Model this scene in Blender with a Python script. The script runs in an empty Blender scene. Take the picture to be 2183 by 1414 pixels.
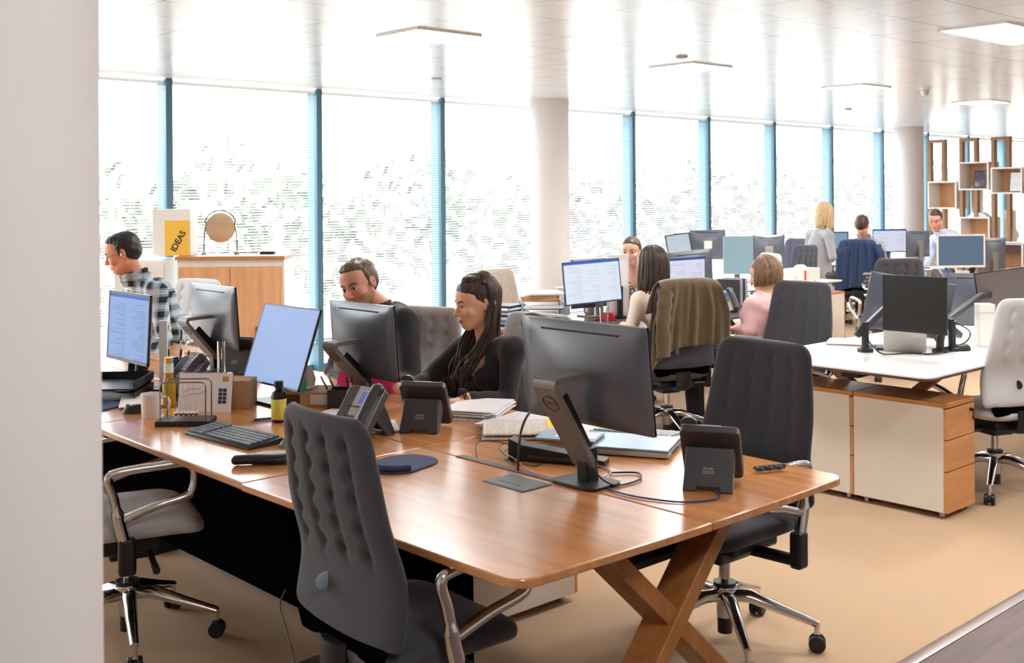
import bpy, bmesh, math, random
import numpy as np
from mathutils import Vector, Matrix, Euler

random.seed(7)
SC = bpy.context.scene
COL = SC.collection
PI = math.pi

# ------------------------------------------------------------------ camera
# X runs along the window wall (to the right and away), Y towards the windows.
_r = Vector((.7349, -.6782, 0)); _f = Vector((.6782, .7349, 0)); _up = Vector((0, 0, 1))
_c, _s = math.cos(.0078), math.sin(.0078)
cd = bpy.data.cameras.new('camera'); cam = bpy.data.objects.new('camera', cd); COL.objects.link(cam)
_x = _c * _r - _s * _up; _y = _s * _r + _c * _up; _z = -_f
cam.matrix_world = Matrix(((_x.x, _y.x, _z.x, 0), (_x.y, _y.y, _z.y, 0), (_x.z, _y.z, _z.z, 1.63), (0, 0, 0, 1)))
cd.sensor_width = 36; cd.lens = 36 * 2358 / 2183
cd.shift_y = -(707 - 424) / 2183
cd.clip_start = .05; cd.clip_end = 300
cd.dof.use_dof = True; cd.dof.focus_distance = 4.8; cd.dof.aperture_fstop = 6.3
SC.camera = cam

# ------------------------------------------------------------------ daylight and exposure
w = bpy.data.worlds.new('sky'); SC.world = w; w.use_nodes = True
nt = w.node_tree; nt.nodes.clear()
wo = nt.nodes.new('ShaderNodeOutputWorld'); bg = nt.nodes.new('ShaderNodeBackground')
bg.inputs[0].default_value = (.93, .97, 1, 1); bg.inputs[1].default_value = 4.5
nt.links.new(bg.outputs[0], wo.inputs[0])
vs = SC.view_settings
SC.display_settings.display_device = 'sRGB'
vs.view_transform = 'Standard'; vs.look = 'None'; vs.gamma = 1; vs.use_curve_mapping = False
vs.exposure = 1.15
cy = SC.cycles
cy.use_denoising = True
cy.max_bounces = 10; cy.diffuse_bounces = 5; cy.glossy_bounces = 4; cy.transmission_bounces = 6; cy.transparent_max_bounces = 12
cy.sample_clamp_indirect = 8; cy.caustics_reflective = False; cy.caustics_refractive = False
for i in range(4):                       # daylight enters through the window bays
    ld = bpy.data.lights.new('window_daylight', 'AREA'); ld.shape = 'RECTANGLE'; ld.size = 5.6; ld.size_y = 2.6
    lo = bpy.data.objects.new('window_daylight', ld); COL.objects.link(lo)
    lo.location = (2.3 + 5.6 * i + 1, 9.12, 1.38); lo.rotation_euler = (-PI / 2, 0, 0)
    ld.cycles.is_portal = True

# ------------------------------------------------------------------ mesh tools
class MB:
    """collects shapes, then links them as one mesh object"""
    def __init__(s): s.v = []; s.f = []; s.m = []; s.cur = 0; s.M = Matrix()
    def add(s, vs, fs, flip=False):
        o = len(s.v); M = s.M
        s.v += [tuple(M @ Vector(p)) for p in vs]
        for f in fs: s.f.append(tuple(o + i for i in f)); s.m.append(s.cur)
        return s
    def box(s, c, d, R=None, taper=1.0):
        x, y, z = d[0] / 2, d[1] / 2, d[2] / 2; t = taper
        vs = [(-x*t, -y*t, -z), (x*t, -y*t, -z), (x*t, y*t, -z), (-x*t, y*t, -z), (-x, -y, z), (x, -y, z), (x, y, z), (-x, y, z)]
        if R is not None: vs = [R @ Vector(p) for p in vs]
        vs = [(p[0] + c[0], p[1] + c[1], p[2] + c[2]) for p in vs]
        return s.add(vs, [(0, 3, 2, 1), (4, 5, 6, 7), (0, 1, 5, 4), (1, 2, 6, 5), (2, 3, 7, 6), (3, 0, 4, 7)])
    def bar(s, a, b, wx, wz, up=(0, 0, 1)):
        a = Vector(a); b = Vector(b); d = (b - a); L = d.length; d.normalize()
        x = d.cross(Vector(up)); x = x.normalized() if x.length > 1e-5 else Vector((1, 0, 0)); z = x.cross(d)
        vs = []
        for p in (a, b):
            for i, j in ((-1, -1), (1, -1), (1, 1), (-1, 1)): vs.append(p + x * wx / 2 * i + z * wz / 2 * j)
        return s.add(vs, [(0, 1, 2, 3), (7, 6, 5, 4), (0, 4, 5, 1), (1, 5, 6, 2), (2, 6, 7, 3), (3, 7, 4, 0)])
    def cyl(s, a, b, r0, r1=None, n=16, cap=True):
        return s.tube([a, b], [r0, r0 if r1 is None else r1], n, cap=cap)
    def tube(s, pts, r, n=8, closed=False, cap=True, flat=1.0, up=None):
        pts = [Vector(p) for p in pts]; N = len(pts)
        rs = r if isinstance(r, (list, tuple)) else [r] * N
        vs = []; nx = None
        for i, p in enumerate(pts):
            if closed: d = pts[(i + 1) % N] - pts[i - 1]
            else: d = pts[min(i + 1, N - 1)] - pts[max(i - 1, 0)]
            if d.length < 1e-9: d = Vector((0, 0, 1))
            d.normalize()
            if up is not None: nx = d.cross(Vector(up))
            elif nx is None: nx = d.cross(Vector((0, 0, 1)) if abs(d.z) < .9 else Vector((1, 0, 0)))
            else: nx = nx - d * nx.dot(d)
            if nx.length < 1e-6: nx = d.orthogonal()
            nx.normalize(); ny = d.cross(nx)
            for k in range(n):
                a = 2 * PI * k / n
                vs.append(p + nx * math.cos(a) * rs[i] * flat + ny * math.sin(a) * rs[i])
        fs = []
        for i in range(N if closed else N - 1):
            j = (i + 1) % N
            for k in range(n):
                l = (k + 1) % n
                fs.append((i*n + k, i*n + l, j*n + l, j*n + k))
        if cap and not closed:
            fs.append(tuple(range(n - 1, -1, -1))); fs.append(tuple((N - 1) * n + k for k in range(n)))
        return s.add(vs, fs)
    def lathe(s, prof, c=(0, 0, 0), n=24):
        vs = []; fs = []
        for r, z in prof:
            for k in range(n):
                a = 2 * PI * k / n; vs.append((c[0] + r * math.cos(a), c[1] + r * math.sin(a), c[2] + z))
        for i in range(len(prof) - 1):
            for k in range(n):
                l = (k + 1) % n; fs.append((i*n + k, i*n + l, (i+1)*n + l, (i+1)*n + k))
        if prof[0][0] > 1e-5: fs.append(tuple(range(n - 1, -1, -1)))
        if prof[-1][0] > 1e-5: fs.append(tuple((len(prof) - 1) * n + k for k in range(n)))
        return s.add(vs, fs)
    def ball(s, c, r, n=12, m=8):
        r = r if isinstance(r, (tuple, list)) else (r, r, r)
        vs = [(c[0], c[1], c[2] - r[2])]; fs = []
        for i in range(1, m):
            t = PI * i / m
            for k in range(n):
                a = 2 * PI * k / n
                vs.append((c[0] + r[0]*math.sin(t)*math.cos(a), c[1] + r[1]*math.sin(t)*math.sin(a), c[2] - r[2]*math.cos(t)))
        vs.append((c[0], c[1], c[2] + r[2])); L = len(vs) - 1
        for k in range(n):
            l = (k + 1) % n
            fs.append((0, 1 + l, 1 + k)); fs.append((L, 1 + (m-2)*n + k, 1 + (m-2)*n + l))
            for i in range(m - 2): fs.append((1 + i*n + k, 1 + i*n + l, 1 + (i+1)*n + l, 1 + (i+1)*n + k))
        return s.add(vs, fs)
    def prism(s, poly, z0, z1, ax='z'):
        n = len(poly)
        def P(p, z): return (p[0], p[1], z) if ax == 'z' else ((z, p[0], p[1]) if ax == 'x' else (p[0], z, p[1]))
        vs = [P(p, z0) for p in poly] + [P(p, z1) for p in poly]
        fs = [tuple(range(n - 1, -1, -1)), tuple(range(n, 2 * n))] + [(i, (i+1) % n, n + (i+1) % n, n + i) for i in range(n)]
        return s.add(vs, fs)
    def grid(s, fn, nu, nv):
        """fn(i/nu, j/nv) -> point"""
        vs = [fn(i / nu, j / nv) for j in range(nv + 1) for i in range(nu + 1)]
        fs = [(j*(nu+1)+i, j*(nu+1)+i+1, (j+1)*(nu+1)+i+1, (j+1)*(nu+1)+i) for j in range(nv) for i in range(nu)]
        return s.add(vs, fs)
    def build(s, name, mats, parent=None, bevel=0, seg=2, smooth=40, loc=None):
        me = bpy.data.meshes.new(name); me.from_pydata(s.v, [], s.f)
        return mesh_obj(name, me, mats, parent, bevel, seg, smooth, s.m, loc)

def mesh_obj(name, me, mats, parent=None, bevel=0, seg=2, smooth=40, midx=None, loc=None, recalc=True):
    if recalc:
        bm = bmesh.new(); bm.from_mesh(me); bmesh.ops.recalc_face_normals(bm, faces=bm.faces); bm.to_mesh(me); bm.free()
    for m in (mats if isinstance(mats, (list, tuple)) else [mats]): me.materials.append(m)
    if midx and any(midx): me.polygons.foreach_set('material_index', midx)
    if smooth:
        me.polygons.foreach_set('use_smooth', [True] * len(me.polygons))
        if smooth < 180: me.set_sharp_from_angle(angle=math.radians(smooth))
    o = bpy.data.objects.new(name, me); COL.objects.link(o)
    if parent is not None: o.parent = parent
    if loc is not None: o.location = loc
    if bevel:
        b = o.modifiers.new('edge', 'BEVEL'); b.width = bevel; b.segments = seg; b.limit_method = 'ANGLE'; b.angle_limit = math.radians(40)
        b.harden_normals = False
    return o

def tag(o, label, cat, group=None, kind=None):
    o['label'] = label; o['category'] = cat
    if group: o['group'] = group
    if kind: o['kind'] = kind
    return o
def thing(name, label, cat, loc=(0, 0, 0), rz=0, group=None):
    o = bpy.data.objects.new(name, None); COL.objects.link(o); o.empty_display_size = .05
    o.location = loc; o.rotation_euler = (0, 0, rz)
    return tag(o, label, cat, group)
def struct(o): o['kind'] = 'structure'; return o
def dup(root, loc, rz=0, label=None, group=None):
    r = root.copy(); COL.objects.link(r); r.location = loc; r.rotation_euler = (0, 0, rz)
    if label: r['label'] = label
    if group: r['group'] = group
    for ch in list(root.children):
        c = ch.copy(); COL.objects.link(c); c.parent = r
        for g in list(ch.children):
            d = g.copy(); COL.objects.link(d); d.parent = c
    return r
def kids(root, name): return [c for c in root.children if c.name.split('.')[0] == name]
def rem(mats_from, root, name):
    """give the named parts of a copied thing another material (own mesh)"""
    for c in kids(root, name):
        c.data = c.data.copy(); c.data.materials.clear(); c.data.materials.append(mats_from)
def rect_path(w, h, r, n=5):
    pts = []
    for cx, cz, a0 in ((w/2 - r, h/2 - r, 0), (-w/2 + r, h/2 - r, 90), (-w/2 + r, -h/2 + r, 180), (w/2 - r, -h/2 + r, 270)):
        for i in range(n + 1):
            a = math.radians(a0 + 90 * i / n); pts.append((cx + r * math.cos(a), cz + r * math.sin(a)))
    return pts
def smooth_path(pts, k=6):
    P = [Vector(p) for p in pts]; out = []
    for i in range(len(P) - 1):
        a = P[max(i-1, 0)]; b = P[i]; c = P[i+1]; d = P[min(i+2, len(P)-1)]
        for j in range(k):
            t = j / k
            out.append(.5 * ((2*b) + (c - a)*t + (2*a - 5*b + 4*c - d)*t*t + (3*b - a - 3*c + d)*t*t*t))
    out.append(P[-1]); return out
def text_obj(name, txt, size, material, parent, M, ext=.0006, align='CENTER', bold=0):
    cu = bpy.data.curves.new(name, 'FONT'); cu.body = txt; cu.size = size; cu.extrude = ext; cu.offset = bold; cu.align_x = align; cu.align_y = 'CENTER'
    t = bpy.data.objects.new(name, cu); COL.objects.link(t)
    dg = bpy.context.evaluated_depsgraph_get(); me = bpy.data.meshes.new_from_object(t.evaluated_get(dg))
    bpy.data.objects.remove(t); me.transform(M)
    return mesh_obj(name, me, material, parent, smooth=0, recalc=False)

# ------------------------------------------------------------------ materials
def L(h):
    h = h.lstrip('#'); o = []
    for i in (0, 2, 4):
        c = int(h[i:i+2], 16) / 255; o.append(c / 12.92 if c <= .04045 else ((c + .055) / 1.055) ** 2.4)
    return (o[0], o[1], o[2], 1)
class NB:
    def __init__(s, m): s.m = m; m.use_nodes = True; s.t = m.node_tree; s.b = s.t.nodes.get('Principled BSDF')
    def n(s, typ, **kw):
        nd = s.t.nodes.new('ShaderNode' + typ)
        for k, v in kw.items():
            if k[0] == '_': setattr(nd, k[1:], v)
            else: nd.inputs[k if not k.isdigit() else int(k)].default_value = v
        return nd
    def l(s, a, b): s.t.links.new(a, b)
    def math(s, op, a, b=None, c=None):
        nd = s.t.nodes.new('ShaderNodeMath'); nd.operation = op
        for i, x in enumerate((a, b, c)):
            if x is None: continue
            if isinstance(x, (int, float)): nd.inputs[i].default_value = x
            else: s.l(x, nd.inputs[i])
        return nd.outputs[0]
    def mix(s, fac, a, b):
        nd = s.t.nodes.new('ShaderNodeMix'); nd.data_type = 'RGBA'
        for i, x in ((0, fac), (6, a), (7, b)):
            if isinstance(x, (int, float, tuple)): nd.inputs[i].default_value = x
            else: s.l(x, nd.inputs[i])
        return nd.outputs[2]
    def obj(s, scale=(1, 1, 1), which='Object'):
        tc = s.t.nodes.new('ShaderNodeTexCoord'); mp = s.t.nodes.new('ShaderNodeMapping')
        mp.inputs['Scale'].default_value = scale; s.l(tc.outputs[which], mp.inputs[0]); return mp.outputs[0]
    def noise(s, vec, scale, detail=3, rough=.5):
        nd = s.n('TexNoise', Scale=scale, Detail=detail, Roughness=rough)
        if vec is not None: s.l(vec, nd.inputs['Vector'])
        return nd.outputs['Fac']
    def ramp(s, fac, a, b):
        nd = s.t.nodes.new('ShaderNodeMapRange'); nd.inputs[1].default_value = a; nd.inputs[2].default_value = b
        s.l(fac, nd.inputs[0]); return nd.outputs[0]
    def bump(s, h, strength, dist=.001):
        nd = s.n('Bump', Strength=strength, Distance=dist); s.l(h, nd.inputs['Height']); s.l(nd.outputs[0], s.b.inputs['Normal'])
def mat(name, col, rough=.5, metal=0, spec=.5, bump=0, bscale=300, var=0, vscale=4, coat=0, trans=0, alpha=1, sheen=0, emit=None, estr=0, sub=0):
    m = bpy.data.materials.new(name); q = NB(m); b = q.b
    col = L(col) if isinstance(col, str) else col
    b.inputs['Base Color'].default_value = col; b.inputs['Roughness'].default_value = rough; b.inputs['Metallic'].default_value = metal
    b.inputs['Specular IOR Level'].default_value = spec; b.inputs['Coat Weight'].default_value = coat; b.inputs['Coat Roughness'].default_value = .12
    b.inputs['Transmission Weight'].default_value = trans; b.inputs['Alpha'].default_value = alpha
    if sheen: b.inputs['Sheen Weight'].default_value = sheen; b.inputs['Sheen Roughness'].default_value = .5
    if sub: b.inputs['Subsurface Weight'].default_value = sub; b.inputs['Subsurface Radius'].default_value = (.012, .005, .003)
    if emit: b.inputs['Emission Color'].default_value = L(emit); b.inputs['Emission Strength'].default_value = estr
    if var:
        f = q.noise(q.obj(), vscale, 4); f = q.ramp(f, .3, .7)
        a = tuple(min(1, c * (1 - var)) for c in col[:3]) + (1,); z = tuple(min(1, c * (1 + var)) for c in col[:3]) + (1,)
        q.l(q.mix(f, a, z), b.inputs['Base Color'])
    if bump: q.bump(q.noise(q.obj(), bscale, 2), bump)
    return m
def wood(name, c0, c1, axis='y', rough=.3, scale=1.0, coat=0.0, spec=.5):
    m = bpy.data.materials.new(name); q = NB(m)
    sc = {'x': (1.2, 22, 22), 'y': (22, 1.2, 22), 'z': (22, 22, 1.2)}[axis]
    v = q.obj(tuple(k * scale for k in sc)); f = q.noise(v, 1.0, 6, .6)
    f2 = q.noise(q.obj(tuple(k * scale * 6 for k in sc)), 1.0, 2)
    f = q.math('ADD', q.math('MULTIPLY', f, .75), q.math('MULTIPLY', f2, .25))
    q.l(q.mix(q.ramp(f, .36, .64), L(c0), L(c1)), q.b.inputs['Base Color'])
    q.b.inputs['Roughness'].default_value = rough; q.b.inputs['Coat Weight'].default_value = coat; q.b.inputs['Coat Roughness'].default_value = .24
    q.b.inputs['Specular IOR Level'].default_value = spec
    return m
def fabric(name, c, var=.12, bump=.5):
    m = bpy.data.materials.new(name); q = NB(m); col = L(c)
    f = q.noise(q.obj(), 450, 2); a = tuple(x * (1 - var) for x in col[:3]) + (1,); z = tuple(min(1, x * (1 + var)) for x in col[:3]) + (1,)
    q.l(q.mix(q.ramp(f, .3, .7), a, z), q.b.inputs['Base Color'])
    q.b.inputs['Roughness'].default_value = .9; q.b.inputs['Specular IOR Level'].default_value = .2
    q.b.inputs['Sheen Weight'].default_value = .25; q.b.inputs['Sheen Roughness'].default_value = .5
    q.bump(f, bump, .0008)
    return m
def screen(name, c, strength, lines=None, bar=None, cols=1, dark=None):
    """lit display: rows of small text in columns, a coloured title bar"""
    m = bpy.data.materials.new(name); q = NB(m)
    tc = q.t.nodes.new('ShaderNodeTexCoord'); sp = q.t.nodes.new('ShaderNodeSeparateXYZ'); q.l(tc.outputs['Generated'], sp.inputs[0])
    X, Z = sp.outputs[0], sp.outputs[2]; col = L(c)
    if lines:
        row = q.math('FRACT', q.math('MULTIPLY', Z, lines)); isrow = q.math('LESS_THAN', row, .45)
        rid = q.math('FLOOR', q.math('MULTIPLY', Z, lines))
        cx = q.math('FRACT', q.math('MULTIPLY', X, cols)); cid = q.math('FLOOR', q.math('MULTIPLY', X, cols))
        cm = q.n('CombineXYZ'); q.l(q.math('ADD', rid, q.math('MULTIPLY', cid, 37)), cm.inputs[0])
        wn = q.n('TexWhiteNoise'); q.l(cm.outputs[0], wn.inputs['Vector'])
        ln = q.math('MULTIPLY', wn.outputs['Value'], .85)
        on = q.math('MULTIPLY', q.math('GREATER_THAN', cx, .12), q.math('LESS_THAN', cx, q.math('ADD', ln, .1)))
        cm2 = q.n('CombineXYZ'); q.l(q.math('MULTIPLY', X, 70), cm2.inputs[0]); q.l(rid, cm2.inputs[1])
        gl = q.noise(cm2.outputs[0], 1.0, 1)
        on = q.math('MULTIPLY', q.math('MULTIPLY', on, isrow), q.math('GREATER_THAN', gl, .42))
        on = q.math('MULTIPLY', on, q.math('LESS_THAN', Z, .88))
        colo = q.mix(q.math('MULTIPLY', on, .45), col, L(dark or '4a5f86'))
    else: colo = q.mix(0.0, col, col)
    if bar: colo = q.mix(q.math('GREATER_THAN', Z, .95), colo, L(bar))
    q.l(colo, q.b.inputs['Emission Color']); q.b.inputs['Emission Strength'].default_value = strength
    q.b.inputs['Base Color'].default_value = (.02, .02, .02, 1); q.b.inputs['Roughness'].default_value = .5; q.b.inputs['Specular IOR Level'].default_value = .15
    return m
def print_mat(name, base, ink, lines=30, amount=.5, cols=2, which='Generated', ax=(0, 1)):
    """paper with rows of print"""
    m = bpy.data.materials.new(name); q = NB(m)
    tc = q.t.nodes.new('ShaderNodeTexCoord'); sp = q.t.nodes.new('ShaderNodeSeparateXYZ'); q.l(tc.outputs[which], sp.inputs[0])
    X, Z = sp.outputs[ax[0]], sp.outputs[ax[1]]
    row = q.math('LESS_THAN', q.math('FRACT', q.math('MULTIPLY', Z, lines)), .45)
    cm = q.n('CombineXYZ'); q.l(q.math('MULTIPLY', X, cols * 4), cm.inputs[0]); q.l(q.math('FLOOR', q.math('MULTIPLY', Z, lines)), cm.inputs[1])
    on = q.math('MULTIPLY', row, q.math('GREATER_THAN', q.noise(cm.outputs[0], 1.3, 2), .48))
    cx = q.math('FRACT', q.math('MULTIPLY', X, cols)); on = q.math('MULTIPLY', on, q.math('GREATER_THAN', cx, .14))
    on = q.math('MULTIPLY', on, amount)
    q.l(q.mix(on, L(base), L(ink)), q.b.inputs['Base Color']); q.b.inputs['Roughness'].default_value = .8
    return m

M = {}
M['wood'] = wood('cherry_wood', 'bb7840', 'd8985e', 'y', .22, spec=1.0)
M['wood'].node_tree.nodes['Principled BSDF'].inputs['IOR'].default_value = 1.7
M['wood_leg'] = wood('cherry_leg', '96602f', 'b57a45', 'z', .4)
M['oak'] = wood('oak_front', 'd39a6c', 'e3b184', 'z', .45)
M['oak_x'] = wood('oak_front_level', 'c58750', 'd99c62', 'x', .4)
M['oak_top'] = wood('oak_top', 'b4763f', 'cc8c52', 'y', .35)
M['white'] = mat('white_laminate', 'e9e4dd', .35)
M['white_gloss'] = mat('white_gloss', 'f0eeea', .25)
M['beige'] = mat('beige_panel', 'e3dacd', .5)
M['plaster'] = mat('white_plaster', 'ddd6d4', .8)
M['edge'] = mat('dark_edge', '4a3026', .5)
M['black'] = mat('black_plastic', '17171a', .42)
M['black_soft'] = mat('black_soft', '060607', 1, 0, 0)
M['dgrey'] = mat('dark_grey_plastic', '3d3d41', .38)
M['mgrey'] = mat('grey_plastic', '7c7d80', .4)
M['lgrey'] = mat('light_grey_plastic', 'b9bbbd', .4)
M['silver'] = mat('silver_plastic', 'a7a49e', .34, .35)
M['monback'] = mat('monitor_back', '565c68', .28, 0, .8)
M['monframe'] = mat('monitor_frame', '131318', .35)
M['riser'] = mat('monitor_riser', '7d7a76', .4, .2)
M['chrome'] = mat('polished_aluminium', 'd8d6d4', .12, 1)
M['alu'] = mat('brushed_aluminium', 'b8b8b8', .3, 1)
M['steel'] = mat('steel_wire', '8a8a8c', .25, 1)
M['fab_dark'] = fabric('charcoal_fabric', '434349')
M['dark_cloth'] = mat('dark_cloth', '202027', .9)
M['lever'] = mat('chair_lever', '8c9dac', .35)
M['fab_light'] = fabric('light_grey_fabric', 'cac8c8')
M['fab_white'] = fabric('pale_fabric', 'd6d6d8')
M['fab_beige'] = fabric('beige_fabric', 'b5a798')
M['fab_slate'] = fabric('slate_fabric', '4a545c')
M['paper'] = mat('paper', 'efedee', .75)
M['news'] = print_mat('newsprint', 'd9d2c8', '8b8683', 30, .45, 4)
M['printed'] = print_mat('printed_paper', 'eceaf0', '8f93a8', 34, .5, 2)
M['card'] = mat('brown_card', 'b4916a', .8, var=.08)
M['navy'] = mat('navy_foam', '27355c', .7, bump=.3, bscale=600)
M['pink'] = mat('hot_pink_paper', 'f0407c', .6)
M['red'] = mat('red_plastic', 'd8262a', .4)
M['orange'] = mat('orange_plastic', 'ee6a3c', .4)
M['yellow'] = mat('yellow_card', 'f6c64f', .6)
M['label_yellow'] = mat('yellow_label', 'd8cf5a', .5)
M['green'] = mat('green_plastic', '2fa081', .5)
M['leafg'] = mat('leaf_green', '57754a', .5)
M['blue'] = mat('blue_plastic', '1d3f77', .4)
M['blue_tray'] = mat('pale_blue_tray', '8fb0c0', .35)
M['file_blue'] = mat('blue_folder', '4b78a5', .5)
M['ink'] = mat('black_ink', '191512', .6)
M['cream'] = mat('cream_ceramic', 'e6dfd8', .25)
M['gong'] = wood('bronze_gong', 'c4a582', 'ead3b4', 'x', .4, .25)
M['gong'].node_tree.nodes['Principled BSDF'].inputs['Metallic'].default_value = .1
M['clear'] = mat('clear_acrylic', 'ffffff', .03, 0, .5, trans=1)
M['honey'] = mat('yellow_oil', 'd9a90c', .1, 0, .5, trans=.4)
M['dbrown'] = mat('dark_amber_glass', '1d1110', .15)
M['wire_black'] = mat('black_cable', '0e0e12', .5)
M['wire_grey'] = mat('grey_cable', '9d9893', .5)
M['wire_blue'] = mat('blue_cable', '303a78', .5)
# ------------------------------------------------------------------ the room
CE = 2.69; WV = 8.98; U0 = -3.0; U1 = 26.0; V0 = -3.0
def ceiling_mat():
    m = bpy.data.materials.new('ceiling_tiles'); q = NB(m)
    tc = q.t.nodes.new('ShaderNodeTexCoord'); sp = q.t.nodes.new('ShaderNodeSeparateXYZ'); q.l(tc.outputs['Object'], sp.inputs[0])
    a = q.math('FRACT', q.math('MULTIPLY_ADD', sp.outputs[0], 1 / .516, -2.61 / .516 + 20))
    b = q.math('FRACT', q.math('MULTIPLY_ADD', sp.outputs[1], 1 / .455, -3.72 / .455 + 20))
    line = q.math('MAXIMUM', q.math('LESS_THAN', a, .014), q.math('LESS_THAN', b, .016))
    q.l(q.mix(line, L('edeff1'), L('7f7f82')), q.b.inputs['Base Color'])
    q.b.inputs['Roughness'].default_value = .22; q.b.inputs['Specular IOR Level'].default_value = .6
    return m
def carpet_mat():
    m = bpy.data.materials.new('carpet'); q = NB(m)
    f = q.noise(q.obj(), 260, 3, .7); g = q.noise(q.obj(), 1.3, 3)
    c = q.mix(q.ramp(f, .3, .7), L('a48c72'), L('c9ae90')); c = q.mix(q.ramp(g, .35, .65), c, L('c0a282'))
    q.l(q.mix(.5, c, L('bfa386')), q.b.inputs['Base Color']); q.b.inputs['Roughness'].default_value = .95
    q.b.inputs['Specular IOR Level'].default_value = .15; q.bump(f, .6, .003)
    return m
def timber_mat():
    m = bpy.data.materials.new('dark_timber_floor'); q = NB(m)
    f = q.noise(q.obj((3, 30, 1)), 1, 5, .6); q.l(q.mix(q.ramp(f, .3, .7), L('55433f'), L('6b5650')), q.b.inputs['Base Color'])
    q.b.inputs['Roughness'].default_value = .55; return m
VS = 1.925
struct(MB().box(((U0 + U1)/2, (VS + WV)/2 + .1, -.05), (U1 - U0, WV - VS + .2, .1)).build('floor', carpet_mat()))
struct(MB().box(((U0 + U1)/2, (V0 + VS)/2 - .02, -.05), (U1 - U0, VS - V0 - .04, .1)).build('floor_dark', timber_mat()))
struct(MB().prism([(VS - .045, -.05), (VS + .005, -.05), (VS + .005, .004), (VS - .01, .008), (VS - .045, .003)], U0, U1, 'x').build('trim_1', mat('floor_strip', '8d807d', .35, .7)))
struct(MB().box(((U0 + U1)/2, (V0 + WV)/2, CE + .05), (U1 - U0, WV - V0, .1)).build('ceiling', ceiling_mat()))
struct(MB().box(((U0 + U1)/2, V0 - .05, CE/2), (U1 - U0, .1, CE)).build('wall_back', M['plaster']))
struct(MB().box((U0 - .05, (V0 + WV)/2, CE/2), (.1, WV - V0, CE)).build('wall_left', M['plaster']))
struct(MB().box((U1 + .05, (V0 + WV)/2, CE/2), (.1, WV - V0, CE)).build('wall_right', M['plaster']))
m_glass = bpy.data.materials.new('window_glass'); q = NB(m_glass); q.t.nodes.remove(q.b)
g = q.n('BsdfGlossy', Roughness=.02); t = q.n('BsdfTransparent'); mx = q.n('MixShader'); mx.inputs[0].default_value = .06
q.l(t.outputs[0], mx.inputs[1]); q.l(g.outputs[0], mx.inputs[2]); q.l(mx.outputs[0], q.t.nodes['Material Output'].inputs[0])
m_mull = mat('window_frame_blue', '4f788c', .45, .0)
m_slat = mat('blind_slat', 'eef2f4', .5)
# window bays between the mullions
NB_K = 15; P0 = 4.255; PW = 1.512
mu = [P0 + PW * k for k in range(-3, NB_K)]
BL = ['white blind in the first bay hidden by the big near column', 'white blind in the second bay hidden by the big near column', 'white blind behind the head of the man in plaid', 'white blind behind the gong and the oak cupboard',
      'white blind behind the bearded man', 'white blind behind the woman in black', 'white blind beside the first round column, above the mail screen', 'white blind above the tilted pale grey screen', 'white blind above the girl in pink',
      'white blind behind the standing blonde woman', 'white blind behind the man in the grey shirt', 'white blind beside the far round column', 'white blind behind the second stack of shelf cubes', 'white blind behind the third stack of shelf cubes',
      'white blind in the first bay past the shelving', 'white blind in the second bay past the shelving', 'white blind in the last bay past the shelving']
for k in range(len(mu) - 1):
    a, b = mu[k], mu[k + 1]
    fr = MB()
    fr.box((a + .03, WV + .08, CE/2), (.06, .17, CE))                         # mullion
    fr.box(((a + b)/2 + .03, WV + .12, .27), (b - a - .06, .06, .05)); fr.box(((a + b)/2 + .03, WV + .12, .03), (b - a - .06, .08, .06))
    fr.box(((a + b)/2 + .03, WV + .12, CE - .02), (b - a - .06, .08, .04))
    o = struct(fr.build('window_%d' % (k + 1), m_mull))
    pane = MB().box(((a + b)/2 + .03, WV + .13, CE/2 + .02), (b - a - .06, .008, CE - .12)).build('pane', m_glass, o)
    bl = MB(); z = CE - .06; tilt = Matrix.Rotation(math.radians(14), 3, 'X')
    while z > .3:
        bl.box(((a + b)/2 + .03, WV + .035, z), (b - a - .08, .026, .0016), tilt); z -= .0255
    t = thing('venetian_blind', BL[k], 'blind', ((a + b)/2 + .03, WV + .035, .28), 0, 'window blinds')
    t['kind'] = 'thing'
    bl.M = Matrix.Identity(4)
    o = bl.build('slats', m_slat, t, smooth=0); o.location = (-((a + b)/2 + .03), -(WV + .035), -.28)
    r = MB().box((0, 0, CE - .28 - .025), (b - a - .07, .035, .045)).build('headrail', M['white_gloss'], t); MB().box((0, 0, .0), (b - a - .08, .028, .016)).build('bottom_rail', M['white_gloss'], t)
    for s in (-1, 1): MB().cyl((s * .42, 0, 0), (s * .42, 0, CE - .3), .0012, n=5).build('cord', M['lgrey'], t)
# plastered columns
def column(u, v, r, label):
    o = MB().cyl((0, 0, 0), (0, 0, CE), r, n=64).build('column', M['plaster'], loc=(u, v, 0)); struct(o); return o
column(8.35, 8.45, .21, ''); column(16.2, 8.45, .22, ''); column(.45, 1.665, .215, '')
# outside
struct(MB().box((12, 40, -.25), (120, 60, .1)).build('ground_outside', mat('pale_paving', 'b9b7ae', .9)))
hb = MB(); rng = np.random.default_rng(3)
for i in range(9000):
    x = rng.uniform(-6, 50); y = 15 + rng.normal(0, .35); z = rng.uniform(.2, 2.3) + .25 * math.sin(x * 1.7) + .15 * math.sin(x * 4.1)
    c = Vector((x, y, z)); a = Vector(rng.normal(size=3)).normalized(); b = a.orthogonal() * .09; a = a * .13
    hb.add([c - a, c + b, c + a, c - b], [(0, 1, 2, 3)])
o = hb.build('hedge', mat('hedge_leaf', '667060', .6), smooth=0); tag(o, 'pale leafy hedge outside beyond the window blinds', 'hedge')

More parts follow.
